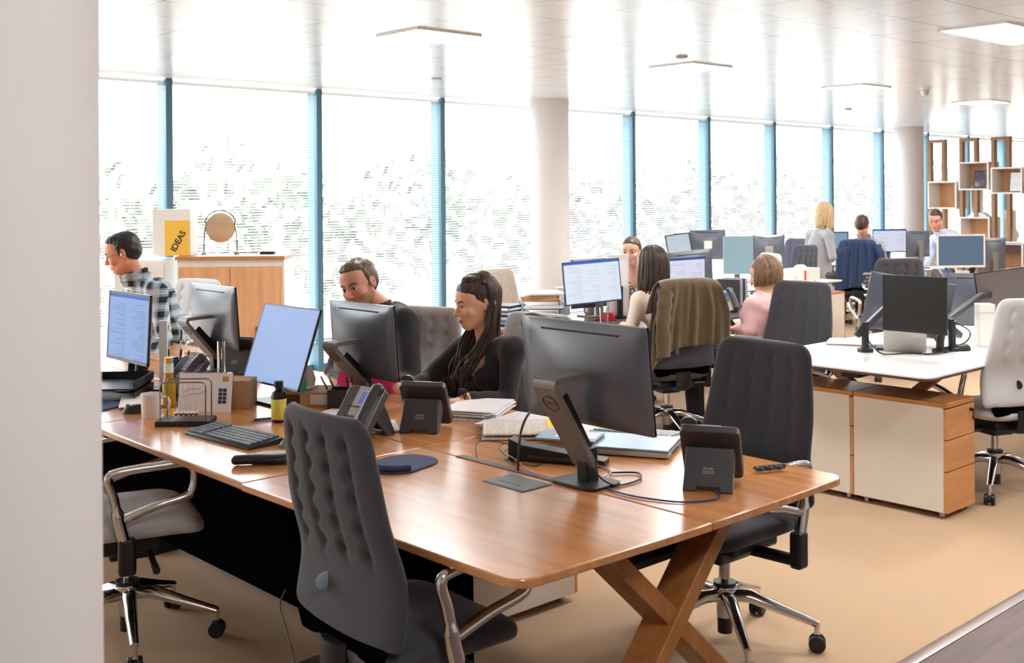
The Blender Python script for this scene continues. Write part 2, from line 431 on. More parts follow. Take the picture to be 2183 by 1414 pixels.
# ------------------------------------------------------------------ fittings on the ceiling
m_lamp = mat('lit_panel', 'ffffff', .5, emit='fffdfb', estr=28)
def panel(u, v, label, w=.5, d=.44):
    t = thing('ceiling_light', label, 'light', (u, v, CE), 0, 'square ceiling light panels')
    f = MB()
    for x, y, a, b in ((0, d/2, w, .02), (0, -d/2, w, .02), (w/2, 0, .02, d), (-w/2, 0, .02, d)): f.box((x, y, -.006), (a, b, .012))
    f.build('frame', M['white_gloss'], t)
    MB().box((0, 0, -.004), (w - .02, d - .02, .006)).build('diffuser', m_lamp, t)
panel(7.05, 3.12, 'largest brightly lit square ceiling panel, above the stepped cube shelving side')
panel(7.57, 3.12, 'bright ceiling panel cut off by the picture edge, beside the largest one')
panel(9.75, 5.62, 'lit panel seen almost edge-on above the standing woman in grey')
panel(12.45, 5.62, 'lit panel seen almost edge-on between the smoke detector and the shelving')
panel(4.45, 5.6, 'square lit panel in the ceiling above the oak cupboard and gong')
panel(7.15, 5.6, 'square lit panel in the ceiling in front of the white column')
panel(.85, .15, 'unseen square light panel added to brighten the big column')  # out of view, added to light the near side of the column
for u in (4.45, 6.9, 9.75, 12.45, 15.2):  # unseen row, added to raise the light at the near end
    panel(u, .6, 'unseen square light panel in the added ceiling row over the dark timber floor')
for u, v in ((4.45, 2.6), (9.75, 3.12), (12.45, 3.12)):  # panels outside the view, added to brighten the room
    panel(u, v, 'unseen light panel added in the second ceiling row')
t = thing('smoke_detector', 'small white smoke detector hanging from the ceiling', 'smoke detector', (10.3, 5.2, CE))
MB().lathe([(.0, 0), (.055, 0), (.055, -.02), (.04, -.03)], n=20).build('base', M['white_gloss'], t)
MB().lathe([(.04, -.03), (.035, -.07), (.02, -.085), (0, -.085)], n=20).build('head', M['lgrey'], t)
for u, v, lb in ((6.57, 5.23, 'small round sprinkler cap near the panel in front of the white column'), (6.08, 7.55, 'small round sprinkler cap above the third window'), (12.1, 7.09, 'small round sprinkler cap above the far windows')):
    tag(MB().lathe([(0, 0), (.045, 0), (.045, -.012), (.03, -.018), (0, -.018)], n=18).build('sprinkler_cap', M['lgrey'], loc=(u, v, CE)), lb, 'sprinkler', 'sprinkler caps')
# ------------------------------------------------------------------ office chair (sitter looks towards +Y, origin on the floor)
def back_mesh(rows=5, bump=1.0):
    Z0, Z1 = .50, 1.085; H = Z1 - Z0; r = .055
    bs = [(s, t) for s in (-.63, -.21, .21, .63) for t in np.linspace(.40, .88, rows)]
    def outline(s, t):
        hw = .262 - .058 * t + .010 * math.sin(t * PI)
        d = max(0, (t * H) - (H - r), r * .7 - t * H if t * H < r * .7 else 0)
        rr = r if t > .5 else r * .7
        hw = hw - rr + math.sqrt(max(0, rr * rr - d * d))
        z = Z0 + t * H; y = -.215 + .03 * math.exp(-((t - .28) / .2) ** 2) - .06 * t ** 1.6
        return s * hw, y, z
    def tuft(s, t):
        d = 0
        for bx, bt in bs:
            dx = (s - bx) * .22; dz = (t - bt) * H
            d += .011 * math.exp(-(dx*dx + dz*dz) / (2 * .012 ** 2))
        env = 1 / (1 + math.exp(-(t - .34) / .025)) / (1 + math.exp((t - .92) / .02))
        ph = (t - .40) / (.48 / (rows - 1))
        g = 0
        for bx in (-.63, -.21, .21, .63):
            c = bx + .045 * math.sin(2 * PI * ph + PI / 2) * (1 if bx < 0 else -1)
            g += math.exp(-((s - c) * .22 / .010) ** 2)
        return (d + .007 * g * env) * bump
    b = MB(); nu, nv = 64, 64
    T = [.5 - .5 * math.cos(PI * j / nv) if False else j / nv for j in range(nv + 1)]
    def side(sg):
        def fn(a, c):
            s = 2 * a - 1; t = c; s = math.copysign(1 - (1 - abs(s)) ** 1.25, s); t = .5 + math.copysign((1 - (1 - abs(2*t - 1)) ** 1.2) / 2, t - .5)
            x, y, z = outline(s, t)
            e = max(0, 1 - abs(s) ** 9) ** .5 * max(0, 1 - abs(2 * t - 1) ** 14) ** .5
            curve = .022 * s * s
            return (x, y + curve + sg * (.024 * e - tuft(s, t) * min(1, e * 1.2) * (1.0 if sg < 0 else .85)), z)
        return fn
    b.grid(side(1), nu, nv); b.grid(side(-1), nu, nv)
    me = bpy.data.meshes.new('backrest'); me.from_pydata(b.v, [], b.f)
    bm = bmesh.new(); bm.from_mesh(me); bmesh.ops.remove_doubles(bm, verts=bm.verts, dist=.0004); bm.to_mesh(me); bm.free()
    return me
BACK = back_mesh(); BACK_SOFT = back_mesh(4, .55)
def seat_mb():
    b = MB()
    def fn(a, c):
        th = 2 * PI * a; ph = PI * c
        def se(v, e): return math.copysign(abs(v) ** e, v)
        x = .245 * se(math.cos(th), .45) * se(math.sin(ph), .5); y = .24 * se(math.sin(th), .45) * se(math.sin(ph), .5)
        z = -.045 * se(math.cos(ph), .7) + .012 * (x / .24) ** 2
        if y > .1: z -= (y - .1) ** 2 * 1.4
        return (x, y + .02, .455 + z)
    b.grid(fn, 48, 24); return b
def chair(label, fab, loc, rz, base_rot=0, group=None, soft=False, alu=None, seat=None, cat='chair'):
    alu = alu or M['chrome']
    t = thing('office_chair', label, cat, loc, rz, group)
    bk = mesh_obj('backrest', (BACK_SOFT if soft else BACK).copy(), fab, t, smooth=180)
    lug = MB().ball((-.05, -.222, .62), (.006, .03, .024), 12, 8).build('lever', M['lever'] if fab is not M['fab_light'] else M['black'], bk)
    seat_mb().build('seat', seat or fab, t, smooth=180)
    MB().box((0, -.02, .385), (.26, .26, .06)).box((0, .02, .34), (.14, .18, .05)).build('mechanism', M['black'], t, bevel=.012)
    b = MB(); b.tube(smooth_path([(0, -.05, .37), (0, -.19, .375), (0, -.225, .40), (0, -.225, .48)], 5), .026, 10, flat=2.2)
    b.build('back_bracket', M['black'], t)
    MB().prism([(-.19, .455), (.19, .455), (.215, .500), (.205, .508), (-.205, .508), (-.215, .500)], -.218, -.195, 'y').build('back_rail', M['black_soft'], t, bevel=.008)
    for s in (-1, 1):
        x = s * .295
        a = MB()
        rail = smooth_path([(x, -.045, .46), (x, -.06, .52), (x, -.075, .60), (x, -.095, .672), (x, -.06, .694), (x, .08, .702), (x, .165, .702), (x, .195, .672), (x, .19, .61), (x, .165, .585), (x, .06, .562), (x, -.055, .525)], 5)
        a.tube(rail, [.022 if i < 8 else .0155 for i in range(len(rail))], 10, flat=1.0)
        ar = a.build('armrest', alu, t)
        MB().box((x, -.035, .40), (.045, .06, .13)).bar((s * .1, -.02, .36), (x, -.035, .36), .05, .035).build('arm_socket', M['black'], ar, bevel=.012)
    MB().cyl((s * .0, 0, .16), (0, 0, .33), .014, n=16).cyl((0, 0, .24), (0, 0, .32), .022, n=16).build('gas_column', alu, t)
    MB().bar((.13, .06, .36), (.29, .06, .345), .02, .012).cyl((.27, .06, .347), (.32, .06, .343), .013).build('height_lever', M['black'], t)
    hub = MB().lathe([(.0, .04), (.026, .04), (.026, .095), (.03, .1), (.034, .17), (.045, .2), (.04, .215), (.0, .215)], n=20)
    hub.build('hub', alu, t); MB().cyl((0, 0, .04), (0, 0, .095), .0275, n=16).build('piston_sleeve', M['black'], t); MB().cyl((0, 0, .21), (0, 0, .225), .042, n=18).build('hub_collar', M['black'], t)
    for k in range(5):
        a = base_rot + k * 2 * PI / 5; c, s_ = math.cos(a), math.sin(a)
        R = .325
        lg = MB().tube([(c*.02, s_*.02, .178), (c*.09, s_*.09, .178), (c*.2, s_*.2, .14), (c*R, s_*R, .098)], [.024, .024, .018, .0135], 10, flat=1.15)
        lg.cyl((c*R, s_*R, .105), (c*R, s_*R, .062), .011, n=10)
        leg = lg.build('leg', alu, t)
        ct = MB(); px, py = -s_, c
        for q_ in (-1, 1):
            ct.cyl((c*R + px*.008*q_, s_*R + py*.008*q_, .0302), (c*R + px*.026*q_, s_*R + py*.026*q_, .0302), .030, n=20)
        ct.cyl((c*R - px*.01, s_*R - py*.01, .0302), (c*R + px*.01, s_*R + py*.01, .0302), .02, n=12)
        ct.build('caster', M['black'], leg, bevel=.004)
    return t

# ------------------------------------------------------------------ monitor (screen looks towards +Y, origin on the table)
def monitor(label, loc, rz, scr, w=.535, h=.325, zc=.34, tilt=0, roll=0, stand='slant', shell=None, riser=None, group=None, logo=True, frame=None, shift=(0, 0), sc_off=0, bez=.014, slot=True, reach=None):
    t = thing('monitor', label, 'monitor', loc, rz, group)
    shell = shell or M['monback']; riser = riser or M['riser']; frame = frame or M['monframe']
    P = Matrix.Translation((shift[0], shift[1], zc)) @ Matrix.Rotation(tilt, 4, 'X') @ Matrix.Rotation(roll, 4, 'Y')
    b = MB(); b.M = P
    def bk(a, c):
        x = 2*a - 1; z = 2*c - 1
        d = .010 + .030 * (1 - abs(x) ** 2.2) ** 1.2 * (1 - abs(z + .1) ** 2.2 if abs(z + .1) < 1 else 0) ** 1.1
        if abs(x) == 1 or abs(z) == 1: d = .002
        return (x * w/2, -d, z * h/2)
    b.grid(bk, 24, 16)
    b.add([(-w/2, -.002, -h/2), (w/2, -.002, -h/2), (w/2, .006, -h/2), (-w/2, .006, -h/2), (-w/2, -.002, h/2), (w/2, -.002, h/2), (w/2, .006, h/2), (-w/2, .006, h/2)],
          [(0, 1, 2, 3), (7, 6, 5, 4), (0, 3, 7, 4), (1, 5, 6, 2)])
    body = b.build('shell', shell, t, smooth=50)
    b = MB(); b.M = P
    for x, z, a, c in ((0, h/2 - bez/2, w, bez), (0, -h/2 + bez*.65, w, bez*1.3), (-w/2 + bez/2, 0, bez, h), (w/2 - bez/2, 0, bez, h)): b.box((x, .007, z), (a, .008, c))
    b.build('bezel', frame, t)
    s = MB().box((0, 0, 0), (w - 2*bez, .004, h - 2.3*bez)).build('screen', scr, t, smooth=0)
    s.matrix_local = P @ Matrix.Translation((0, .0075, bez * .15))
    if slot:
        b = MB(); b.M = P; b.box((0, -.0125, h*.41), (w*.62, .006, .006)); b.build('vent_slot', M['black'], body)
    if stand == 'slant':
        top = Vector((0, -.175, zc - .022)); bot = Vector((0, .0, .06))
        P2 = P @ Vector((0, -.035, .02))
        b = MB(); b.tube(smooth_path([bot, bot.lerp(top, .5), top, (0, -.165, zc + .0), (0, -.13, zc + .022), P2], 4), .0125, 12, flat=2.6, up=(1, 0, 0)) if False else None
        rs = MB(); pth = smooth_path([bot, bot.lerp(top, .5), bot.lerp(top, .94), top + Vector((0, .004, .012)), top + Vector((0, .022, .020)), (0, P2.y, zc + .002)], 3)
        pts = [Vector(p) for p in pth]
        prof = []
        for i, p in enumerate(pts):
            d = (pts[min(i+1, len(pts)-1)] - pts[max(i-1, 0)]).normalized(); n = Vector((0, d.z, -d.y)); prof.append((p, n))
        front = [(p + n * .009) for p, n in prof]; backp = [(p - n * .009) for p, n in prof]
        poly = [(p.y, p.z) for p in front] + [(p.y, p.z) for p in reversed(backp)]
        hw = .047
        for i in range(len(pts) - 1):
            a0, a1, b0, b1 = front[i], front[i+1], backp[i], backp[i+1]
            rs.add([(-hw, a0.y, a0.z), (hw, a0.y, a0.z), (hw, a1.y, a1.z), (-hw, a1.y, a1.z), (-hw, b0.y, b0.z), (hw, b0.y, b0.z), (hw, b1.y, b1.z), (-hw, b1.y, b1.z)],
                   [(0, 1, 2, 3), (4, 7, 6, 5), (0, 3, 7, 4), (1, 5, 6, 2)] + ([(0, 4, 5, 1)] if i == 0 else []) + ([(3, 2, 6, 7)] if i == len(pts) - 2 else []))
        r = rs.build('riser', riser, t, smooth=30)
        MB().bar((0, .012, .0), (0, .004, .115), .05, .05, up=(0, 1, 0)).bar((0, .012, .10), (0, -.10, zc - .06), .04, .014, up=(1, 0, 0)).build('post', M['black'], t, bevel=.005)
        if logo:
            d = (top - bot).normalized(); zc_ = .82
            pos = bot.lerp(top, zc_); n = Vector((0, -d.z, d.y))     # rear face
            F = Matrix(((1, 0, 0, pos.x), (0, d.y, n.y, pos.y + n.y*.0096), (0, d.z, n.z, pos.z + n.z*.0096), (0, 0, 0, 1)))
            lg = MB(); lg.M = F
            lg.tube([(.029 * math.cos(a), .029 * math.sin(a), 0) for a in [2*PI*i/28 for i in range(28)]], .0022, 6, closed=True)
            lg.build('logo_ring', M['black'], r)
            text_obj('logo', 'DELL', .0195, M['black'], r, F)
        MB().prism(rect_path(.19, .15, .03), 0, .010).build('base', M['black'], t, bevel=.002)
    elif stand == 'post':
        MB().box((0, -.05, zc/2), (.06, .03, zc)).box((0, -.035, zc), (.09, .03, .09)).build('riser', riser, t, bevel=.006)
        MB().prism(rect_path(.24, .18, .03), 0, .012).build('base', riser, t, bevel=.003)
    elif stand == 'flip':      # squat dark foot with a hinged strut
        MB().cyl((0, -.05, .012), (0, -.06, zc - h*.42), .035, .03, n=20).build('riser', M['black'], t)
        MB().bar((.03, -.015, .03), (.02, -.03, zc - h*.30), .02, .035).build('strut', M['monframe'], t, bevel=.004)
        MB().bar((0, -.055, zc - h*.44), P @ Vector((0, -.03, -.02)), .06, .03).build('hinge', M['black'], t)
        MB().prism(rect_path(.24, .2, .04), 0, .012).build('base', M['black'], t, bevel=.003)
    elif stand == 'bars':      # on a clamp post with two hinged bars, given in world points
        inv = (Matrix.Translation(Vector(loc)) @ Matrix.Rotation(rz, 4, 'Z')).inverted(); foot = inv @ Vector((reach[0].x, reach[0].y, TZ))
        MB().cyl(foot, foot + Vector((0, 0, .17)), .021, n=16).lathe([(0, 0), (.045, 0), (.045, .018), (.02, .024)], foot, 20).build('post', M['black'], t)
        for run in reach[1]:
            pts = [inv @ Vector(p) for p in run]
            for a_, b_ in zip(pts, pts[1:]): MB().bar(a_, b_, .032, .036).build('arm_bar', M['dgrey'], t, bevel=.006)
        MB().bar(inv @ Vector(reach[1][0][0]), foot + Vector((0, 0, .165)), .03, .03).build('elbow', M['black'], t)
    elif stand == 'arm':       # on a clamp arm: foot given in local x, y
        fx, fy, fz = reach
        MB().cyl((fx, fy, .0), (fx, fy, fz), .022, n=16).lathe([(.0, 0), (.045, 0), (.045, .018), (.02, .024)], (fx, fy, 0), 20).build('post', M['black'], t)
        hd = P @ Vector((0, -.045, 0)); el = Vector((fx * .35, fy - .10, (fz + hd.z) / 2 - .12))
        MB().bar((fx, fy, fz - .02), el, .035, .03).build('lower_arm', M['dgrey'], t, bevel=.006)
        MB().bar(el, hd, .035, .03).build('upper_arm', M['dgrey'], t, bevel=.006)
    return t

# ------------------------------------------------------------------ desk phone (user sits at +Y)
def phone(label, loc, rz, group='desk phones', faceup=55):
    t = thing('desk_phone', label, 'telephone', loc, rz, group)
    fa = math.radians(faceup); R = Matrix.Translation((0, 0, .105 * math.sin(fa) + .012)) @ Matrix.Rotation(-fa, 4, 'X') @ Matrix.Rotation(PI, 4, 'Z')
    b = MB(); b.M = R; b.prism(rect_path(.185, .205, .018), -.014, .014)
    body = b.build('body', M['dgrey'], t, bevel=.004)
    b = MB(); b.M = R; b.box((.028, 0, .0155), (.125, .2, .005)); b.build('faceplate', M['silver'], t, bevel=.002)
    b = MB(); b.M = R; b.box((.025, .05, .019), (.078, .062, .004)); b.build('display_frame', M['lgrey'], t)
    b = MB(); b.M = R; b.box((.025, .05, .0205), (.066, .05, .003)); b.build('display', M['lcd'], t)
    b = MB(); b.M = R
    for i in range(4): b.box((-.052 + .017 * i, .012, .019), (.012, .006, .003))
    for i in range(3):
        for j in range(4): b.box((-.05 + .022 * i, -.03 - .016 * j, .019), (.015, .010, .003))
    b.build('keys', M['dgrey'], t)
    b = MB(); b.M = R; b.cyl((.026, -.005, .017), (.026, -.005, .02), .009, n=14); b.build('navigation_key', M['dgrey'], t)
    h = MB(); h.M = R
    h.tube(smooth_path([(.068, .092, .024), (.068, .082, .036), (.068, .05, .043), (.068, 0, .044), (.068, -.05, .043), (.068, -.082, .036), (.068, -.092, .024)], 4), [.022]*5 + [.017]*15 + [.022]*5, 12, flat=1.25)
    h.build('handset', M['dgrey'], t, smooth=60)
    # foot: broad plate behind, with a cable notch at its lower edge
    f = MB(); Rf = Matrix.Translation((0, -.115, 0)) @ Matrix.Rotation(math.radians(-24), 4, 'X'); f.M = Rf
    w0, w1, hh = .076, .068, .135
    f.prism([(-w0, 0), (-.035, 0), (-.035, .014), (.035, .014), (.035, 0), (w0, 0), (w1, hh), (-w1, hh)], -.006, .006, 'y')
    for s in (-1, 1): f.prism([(0.0, 0), (.03, 0), (.075, hh), (0, hh)], s * w1 - .006, s * w1 + .006, 'x')
    ft = f.build('foot', M['dgrey'], t, bevel=.003)
    F = Rf @ Matrix(((1, 0, 0, 0), (0, 0, -1, -.0064), (0, 1, 0, .06), (0, 0, 0, 1)))
    lg = MB(); lg.M = F
    for i, hgt in enumerate((.5, .8, 1.3, .8, .5, .8, 1.3, .8, .5)): lg.box((-.016 + .004 * i, .010, 0), (.0022, .005 * hgt, .0006))
    lg.build('logo_bars', M['lgrey'], ft); text_obj('logo', 'CISCO', .0125, M['lgrey'], ft, F @ Matrix.Translation((0, -.002, 0)))
    return t
M['lcd'] = mat('phone_display', '2c3352', .2, emit='454f86', estr=.6)

def keyboard(label, loc, rz, top=None, keyc=None, w=.44, d=.15, group='keyboards'):
    t = thing('keyboard', label, 'keyboard', loc, rz, group)
    MB().prism([(-d/2, 0), (d/2, 0), (d/2, .012), (-d/2, .024)][::-1], -w/2, w/2, 'x').build('case', top or M['black'], t, bevel=.003)
    k = MB(); Rk = Matrix.Rotation(math.atan2(-.012, d), 3, 'X')
    for i in range(6):
        y = -d/2 + .017 + i * .0232; z = .024 - (.012 * (y + d/2) / d) + .003; x = -w/2 + .016
        while x < w/2 - .02:
            if not (-.0 + w/2 - .125 < x < w/2 - .108): k.box((x + .006, -y if False else y, z), (.0155, .0175, .008), Rk)
            x += .0192
    k.build('keys', keyc or M['dgrey'], t, smooth=0)
    return t
def mouse(label, loc, rz, m=None, group='computer mice'):
    t = thing('computer_mouse', label, 'mouse', loc, rz, group)
    b = MB()
    def fn(a, c):
        th = 2 * PI * a; ph = PI / 2 * c
        return (.031 * math.cos(th) * math.cos(ph) ** .6, .055 * math.sin(th) * math.cos(ph) ** .6, .036 * math.sin(ph) * (1 - .25 * math.sin(th) * math.cos(ph)))
    b.grid(fn, 24, 10); b.build('shell', m or M['black'], t, smooth=180)
    MB().cyl((-.004, .03, .0305), (.004, .03, .0305), .009, n=14).build('wheel', M['mgrey'], t)
    return t
def mug(label, loc, rz, m=None, r=.042, h=.098, group='mugs'):
    t = thing('mug', label, 'mug', loc, rz, group)
    MB().lathe([(0, 0), (r*.86, 0), (r*.9, .004), (r, h), (r*.93, h), (r*.84, .008), (0, .008)], n=32).build('cup', m or M['cream'], t, smooth=50)
    MB().tube(smooth_path([(r*.94, 0, h*.82), (r + .022, 0, h*.84), (r + .034, 0, h*.6), (r + .024, 0, h*.3), (r*.9, 0, h*.2)], 5), .0055, 10, flat=1.4).build('handle', m or M['cream'], t)
    return t
def sheet_pile(name, label, cat, loc, rz, n=6, w=.21, d=.297, m=None, messy=.02, group=None, th=.004, seed=1):
    t = thing(name, label, cat, loc, rz, group); rg = random.Random(seed)
    for i in range(n):
        MB().box((0, 0, 0), (w, d, th * .96)).build('sheet', m[i % len(m)] if isinstance(m, list) else (m or M['paper']), t, smooth=0).matrix_local = \
            Matrix.Translation((rg.uniform(-messy, messy), rg.uniform(-messy, messy), th * (i + .5))) @ Matrix.Rotation(rg.uniform(-messy*6, messy*6), 4, 'Z')
    return t
def cable(label, pts, m, r=.003, group='cables on the desks', k=8, name='cable'):
    o = MB().tube(smooth_path(pts, k), r, 6).build(name, m); tag(o, label, 'cable', group); return o

def pedestal(label, loc, rz, length=.5, wd=.32, h=.58, fronts=3, group='low drawer cabinets', side=None):
    """low cabinet: drawer fronts face -Y, plain sides left and right, timber top; origin at the front left foot corner"""
    t = thing('drawer_cabinet', label, 'cabinet', loc, rz, group)
    MB().box((wd/2, length/2 + .01, (h + .02)/2 + .0), (wd - .036, length - .02, h - .06)).build('carcass', M['oak'], t)
    MB().box((wd/2, length/2, h - .012), (wd, length, .024)).build('top', M['oak_top'], t, bevel=.002)
    for x in (.006, wd - .006): MB().box((x, length/2 + .008, (h - .026)/2 + .02), (.012, length - .016, h - .046 - .006)).build('side_panel', side or M['beige'], t, bevel=.005)
    z = .03; tot = h - .03 - .028; hs = [.40, .30, .30] if fronts == 3 else [1 / fronts] * fronts
    for i, f in enumerate(hs):
        hh = tot * f
        fr = MB().box((wd/2, .008, z + hh/2), (wd - .006, .02, hh - .005)).build('drawer', M['oak_x'], t, bevel=.002)
        if i == len(hs) - 1:
            k = MB().cyl((wd - .05, -.002, z + hh*.8), (wd - .05, -.014, z + hh*.8), .009, n=14).box((wd - .05, -.018, z + hh*.8 - .012), (.004, .006, .035)).ball((wd - .052, -.018, z + hh*.55), (.009, .004, .016), 10, 6)
            k.build('lock', M['black'], fr)
        z += hh
    for x in (.05, wd - .05):
        for y in (.05, length - .05): MB().cyl((x, y, 0), (x, y, .032), .016, n=12).build('foot', M['alu'], t)
    return t

def W3(*a): return Vector(a)
# ------------------------------------------------------------------ the wooden bench desk in front
TZ = .735
def arc(cx, cy, r, a0, a1, n=6): return [(cx + r*math.cos(math.radians(a0 + (a1 - a0)*i/n)), cy + r*math.sin(math.radians(a0 + (a1 - a0)*i/n))) for i in range(n + 1)]
def wood_desk(label, v0, v1, near_end=False, legs=(0.13,), slot=None):
    t = thing('bench_desk', label, 'desk', (2.465, v0, 0), 0, 'wooden bench desks')
    D = v1 - v0 - .006; uL, uR = -.72, .72
    g = .0025
    if near_end:
        left = arc(uL + .07, .075, .065, 180, 270) + [(-.15, -.008), (-g, -.01)] + [(-g, D), (uL - .006, D)]
        right = [(g, -.01), (.3, -.008)] + arc(uR - .06, .058, .055, 270, 360) + [(uR + .008, .5), (uR, D), (g, D)]
    else:
        left = [(uL, 0), (-g, 0), (-g, D), (uL + .02, D)]; right = [(g, 0), (uR, 0), (uR - .02, D), (g, D)]
    for nm, p in (('tabletop', left), ('tabletop', right)):
        o = MB().prism(p, TZ - .024, TZ).build(nm, M['wood'], t, bevel=.004)
    MB().box((0, D/2, TZ - .05), (.10, D - .3, .05)).build('beam', M['black'], t)
    MB().box((.0, D/2, .58), (.28, D - .4, .02)).box((-.14, D/2, .63), (.012, D - .4, .10)).box((.14, D/2, .63), (.012, D - .4, .10)).build('cable_tray', M['black'], t)
    for y in legs:
        for a, b, dy in (((-.325, .70), (.45, 0), .0), ((.205, .70), (-.44, 0), -.015)):
            l = MB(); d = Vector((b[0] - a[0], 0, b[1] - a[1])).normalized(); px = Vector((d.z, 0, -d.x)) * .025
            A = Vector((a[0], y + dy, a[1])); B = Vector((b[0], y + dy, b[1]))
            hx = .025 / abs(d.z)
            pol = [(a[0] - hx, a[1] + .01), (a[0] + hx, a[1] + .01), (b[0] + hx, 0), (b[0] - hx, 0)]
            l.prism(pol, y + dy - .05, y + dy + .06, 'y')
            lo = l.build('leg', M['wood_leg'], t, bevel=.003)
            MB().cyl((a[0] + d.x*.03, y + dy - .052, a[1] - .02), (a[0] + d.x*.03, y + dy - .048, a[1] - .02), .008, n=14).build('bolt', M['black'], lo)
    return t
d = wood_desk('wooden desk end with crossed plank legs, a power lid and a rounded corner', 1.875, 3.165, True, legs=(.14,))
wood_desk('second wooden desk along the row, where the woman in black sits', 3.165, 4.428, legs=())
wood_desk('third wooden desk along the row, where the bearded man sits', 4.428, 5.69, legs=())
wood_desk('wooden desk where the man in the plaid shirt sits', 5.69, 7.2, legs=(1.35,))
# cable slot and lid of the near desk
tag(MB().box((2.472, 2.66, TZ + .001), (.03, .60, .004)).build('cable_slot', M['edge']), 'dark timber cable slot beside the power lid in the desk', 'cable slot')
t = thing('power_outlet_hatch', 'dark grey hinged power lid set flush in the wooden desk top', 'power lid', (2.365, 2.55, TZ))
MB().box((0, 0, .0012), (.125, .185, .0024)).build('plate', M['dgrey'], t)
MB().box((0, 0, .0026), (.112, .172, .001)).build('flap', mat('lid_metal', '56585c', .35, .6), t)
MB().box((-.02, .01, .0032), (.012, .10, .0006)).build('grip', M['black'], t)

# chairs of the front row
A90 = PI / 2
chair('large dark grey tufted chair with its back turned, in front of the navy mat', M['fab_dark'], (1.842, 2.44, 0), -A90 - .05, .3, 'dark grey office chairs')
chair('dark grey tufted chair facing the desk behind the coiled phone cord', M['fab_dark'], (3.31, 2.455, 0), A90 - .02, math.radians(-57) - A90 , 'dark grey office chairs', soft=True)
chair('light grey chair with chrome arms half hidden by the big column', M['fab_light'], (1.73, 4.0, 0), math.atan2(-.287, .958) - A90, -.05, 'light grey office chairs')
chair('light grey tufted chair behind the bearded man', M['fab_light'], (3.27, 4.37, 0), A90 + .35, .2, 'light grey office chairs')
chair('light grey chair the woman in black sits on', M['fab_light'], (3.42, 3.76, 0), A90 + .1, .2, 'light grey office chairs', soft=True)
chair('pale tufted chair behind the man in the plaid shirt', M['fab_white'], (3.42, 7.14, 0), A90 + .35, .2, 'light grey office chairs')

# monitors of the front row
S = {}
S['blue'] = screen('screen_blank_blue', 'a9c4f5', .36)
S['doc'] = screen('screen_document', '8fb0ea', .36, 34, '2a5cc4', 2, '2c4a86')
S['off'] = mat('screen_off', '191715', .28)
S['mail'] = screen('screen_mail', 'e6eefb', .42, 26, '3a6be0', 3, 'a8b6d4')
S['sheet'] = screen('screen_sheet', 'e2e4f8', .40, 16, '2b4f9e', 2, '9aa6c8')
S['slate'] = screen('screen_slate', '5f7892', .36)
GM = 'dark monitors with slanted stands'
monitor('largest dark monitor back, its slanted stand beside the power lid', (2.52, 2.40, TZ), -A90, S['off'], zc=.345, group=GM, w=.535, h=.33, tilt=math.radians(6))
monitor('monitor seen from behind in front of the bearded man, beside the phones', (2.88, 4.12, TZ), -A90, S['off'], zc=.265, group=GM, w=.49, h=.335, tilt=math.radians(4))
monitor('smaller monitor seen from behind in front of the oak cupboard', (2.82, 5.40, TZ), -A90, S['off'], zc=.285, group=GM, w=.49, h=.33, tilt=math.radians(4))
monitor('blank pale blue screen tilted back, in the middle of the desk row', (2.575, 4.30, TZ), A90, S['blue'], zc=.25, w=.47, h=.36, tilt=math.radians(19), stand='flip', bez=.007, slot=False, group='monitors facing the column side')
monitor('blue document screen in front of the plaid shirt', (2.24, 5.13, TZ), A90, S['doc'], zc=.295, w=.46, h=.33, tilt=math.radians(3), stand='flip', bez=.012, slot=False, group='monitors facing the column side')
# things under the desk
t = thing('dark_fill_panel', 'long black panel added for the dark below the row of wooden desks', 'panel', (2.30, 4.9, 0))
MB().box((0, 0, .36), (.02, 4.4, .62)).build('panel', M['black_soft'], t)  # matt black sheet, added to make the space under the desks dark
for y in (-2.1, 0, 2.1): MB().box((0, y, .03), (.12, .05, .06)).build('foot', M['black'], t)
t = pedestal('white sided drawer cabinet under the wooden desk with crossed legs', (3.225, 3.12, 0), A90, .62, .36, .58)
# ------------------------------------------------------------------ things on the front row of desks
phone('dark desk phone back with a coiled cord, in front of the dark chair', (2.805, 2.125, TZ), math.radians(-60))
phone('dark desk phone seen from behind in front of the woman in black', (2.69, 3.42, TZ), math.radians(-54))
phone('silver faced desk phone with a lit display beside the near chair back', (2.40, 3.46, TZ), math.radians(102), faceup=52)
phone('desk phone behind the clear tube in front of the oak cupboard', (2.90, 5.23, TZ), math.radians(-60))
phone('desk phone with a dark handset behind the mug and yellow bottle', (2.36, 4.80, TZ), math.radians(100), faceup=45)
keyboard('black keyboard with grey keys in front of the pendulum toy', (2.045, 3.775, TZ), math.radians(95), keyc=mat('keycaps_grey', '5d6870', .45), w=.425)
keyboard('pale keyed keyboard behind the closed laptop', (3.17, 2.68, TZ), math.radians(-70), keyc=M['lgrey'], top=M['blue_tray'])
mouse('small silver and black mouse beside the black keyboard', (2.14, 3.50, TZ), math.radians(70), M['mgrey'])
mouse('black mouse between the white mug and the paper trays', (2.0, 4.53, TZ), math.radians(60))
t = thing('mouse_mat', 'pale mouse mat with a fat black wrist rest at the desk edge', 'mouse mat', (1.96, 3.37, TZ), math.radians(-42))
MB().prism([(x + .05, y + .045) for x, y in rect_path(.23, .19, .05)], 0, .004).build('mat', M['lgrey'], t)
MB().tube(smooth_path([(-.10, -.055, .017), (-.085, -.058, .018), (-.03, -.05, .018), (.03, -.055, .018), (.085, -.04, .018), (.10, -.03, .017)], 4), [.010] + [.0165] * 19 + [.010], 12, flat=1.5, up=(0, 0, 1)).build('wrist_rest', M['black'], t, smooth=80)
t = thing('mouse_mat', 'navy blue rounded mouse mat peeking out from the large dark chair back', 'mouse mat', (2.25, 3.0, TZ), math.radians(-75))
